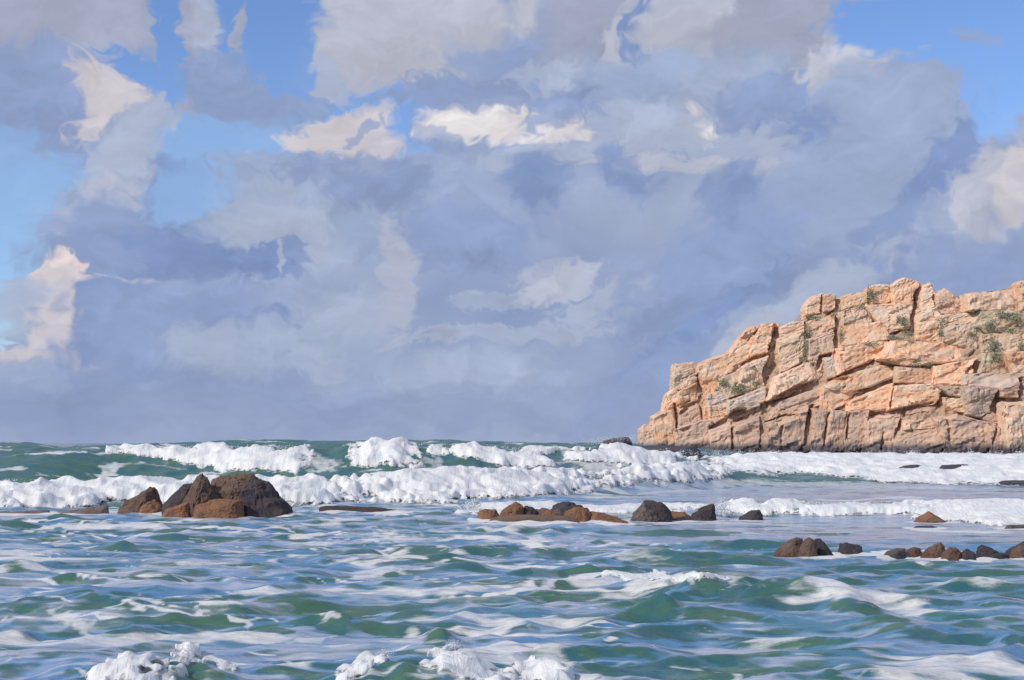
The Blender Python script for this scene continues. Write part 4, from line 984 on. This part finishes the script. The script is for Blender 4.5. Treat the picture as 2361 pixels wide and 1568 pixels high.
# green growth on the ledges
def leaves(name, spots, mat, parent, per=120):
    rnd = random.Random(77); v = []; f = []
    for (x, y, z, rx, rz, n) in spots:
        for _ in range(n):
            a = rnd.gauss(0, .45); b = rnd.gauss(0, .4)
            c = Vector((x + a * rx, y + rnd.uniform(-1.2, .3), z + b * rz))
            s = rnd.uniform(.18, .45)
            d1 = Vector((rnd.uniform(-1, 1), rnd.uniform(-.6, .6), rnd.uniform(-1, 1))).normalized() * s
            d2 = Vector((rnd.uniform(-1, 1), rnd.uniform(-.6, .6), rnd.uniform(-.2, 1))).normalized() * s * .7
            i = len(v); v += [tuple(c), tuple(c + d1), tuple(c + d1 + d2), tuple(c + d2)]; f.append((i, i + 1, i + 2, i + 3))
    loc = parent.location if parent else Vector((0, 0, 0))
    v = [(p[0] - loc.x, p[1] - loc.y, p[2] - loc.z) for p in v]
    o = link_mesh(name, v, f, mat, parent, smooth=False); return o
m, nt, b = newmat('ledge_plants')
pos = N(nt, 'ShaderNodeNewGeometry').outputs['Position']
setin(nt, b.inputs['Base Color'], mixc(nt, ramp(nt, noi(nt, pos, .6), .4, .6), (0.25, 0.27, 0.17), (0.35, 0.35, 0.22)))
b.inputs['Roughness'].default_value = .8
M_PLANT = m
GREEN = [(770,775,60,30),(840,665,50,22),(870,745,30,20),(680,740,30,30),(1190,378,30,12),(1300,362,18,10),(1400,535,50,8),(1500,525,60,8),(1650,495,50,12),(1720,470,30,18),(1610,485,18,12),(1440,318,45,6),
         (1740,630,60,22),(1830,635,30,10),(2110,352,50,14),(2260,360,70,16),(2310,385,50,22),(2170,430,28,60),(2190,540,35,60),(2200,600,30,40),(2100,435,35,10),(1905,420,25,40),(1895,470,14,40),(1690,400,20,40),
         (2340,560,20,80),(1140,560,16,90),(1150,450,12,60),(1510,260,16,50),(1665,390,14,30),(2280,450,50,20),(2070,470,30,14),(1800,560,60,10),(1340,480,10,60),(1500,240,14,40)]
spots = []
for (zx, zy, w, h) in GREEN:
    px, py = 600 + zx * KZ, 250 + zy * KZ
    z = HC + (HOR - py) / F * 375; y = face_y(px, z) - .9; z = HC + (HOR - py) / F * y
    spots.append(((px - 512) / F * y, y, z, w * KZ / F * y, h * KZ / F * y, int(24 + w * h * .22)))
tag(leaves('ledge_plants', spots, M_PLANT, head), kind='stuff')

# ------------------------------------------------------------------ spray
def spray(label, clusters, name='sea_spray', kind='stuff'):
    rnd = random.Random(len(clusters) * 31); v = []; f = []
    base = [(1, 0, 0), (-1, 0, 0), (0, 1, 0), (0, -1, 0), (0, 0, 1), (0, 0, -1)]
    fc = [(0, 2, 4), (2, 1, 4), (1, 3, 4), (3, 0, 4), (2, 0, 5), (1, 2, 5), (3, 1, 5), (0, 3, 5)]
    for (px, py, rx, rz, y, n, s0) in clusters:
        x = (px - 512) / F * y; z = HC - (py - HOR) / F * y
        for _ in range(n):
            c = (x + rnd.gauss(0, .5) * rx * y / F, y + rnd.gauss(0, .3) * rx * y / F, z + rnd.gauss(0, .5) * rz * y / F)
            s = s0 * rnd.uniform(.4, 1.3) ; i = len(v)
            v += [(c[0] + p[0] * s * rnd.uniform(.6, 1.5), c[1] + p[1] * s, c[2] + p[2] * s * rnd.uniform(.5, 1.2)) for p in base]
            f += [tuple(i + k for k in t) for t in fc]
    o = link_mesh(name, v, f, M_SPRAY)
    return tag(o, label, 'spray', kind=kind)
rnd = random.Random(9)
cl = []
for (a, b2, py0, y, n) in [(110,310,448,138,60),(345,425,445,138,30),(430,560,448,140,36),(560,700,452,148,30),(700,1030,453,158,60),(0,340,481,94,70),(340,700,477,104,60),(720,1024,503,78,50),(455,480,508,76,12)]:
    for _ in range(n):
        cl.append((rnd.uniform(a, b2), py0 + rnd.uniform(-1.5, 3), rnd.uniform(2, 6), rnd.uniform(1, 3), y, 16, y * .00028))
cl += [(1019,464,7,14,150,900,.035),(612,439,22,2.5,194,900,.035),(634,439,4,5,194,300,.035),(595,442,10,2.5,194,300,.035),
       (472,506,9,7,77,300,.035),(722,508,7,8,77,300,.035),(188,652,7,9,25,260,.010),(386,654,6,6,25,120,.009),(454,646,7,6,25,160,.009),(560,664,14,4,25,120,.009),(134,662,16,4,25,160,.009)]
spray('white spray thrown up along the breaking crests', cl)

# ------------------------------------------------------------------ render settings
SC.render.engine = 'CYCLES'
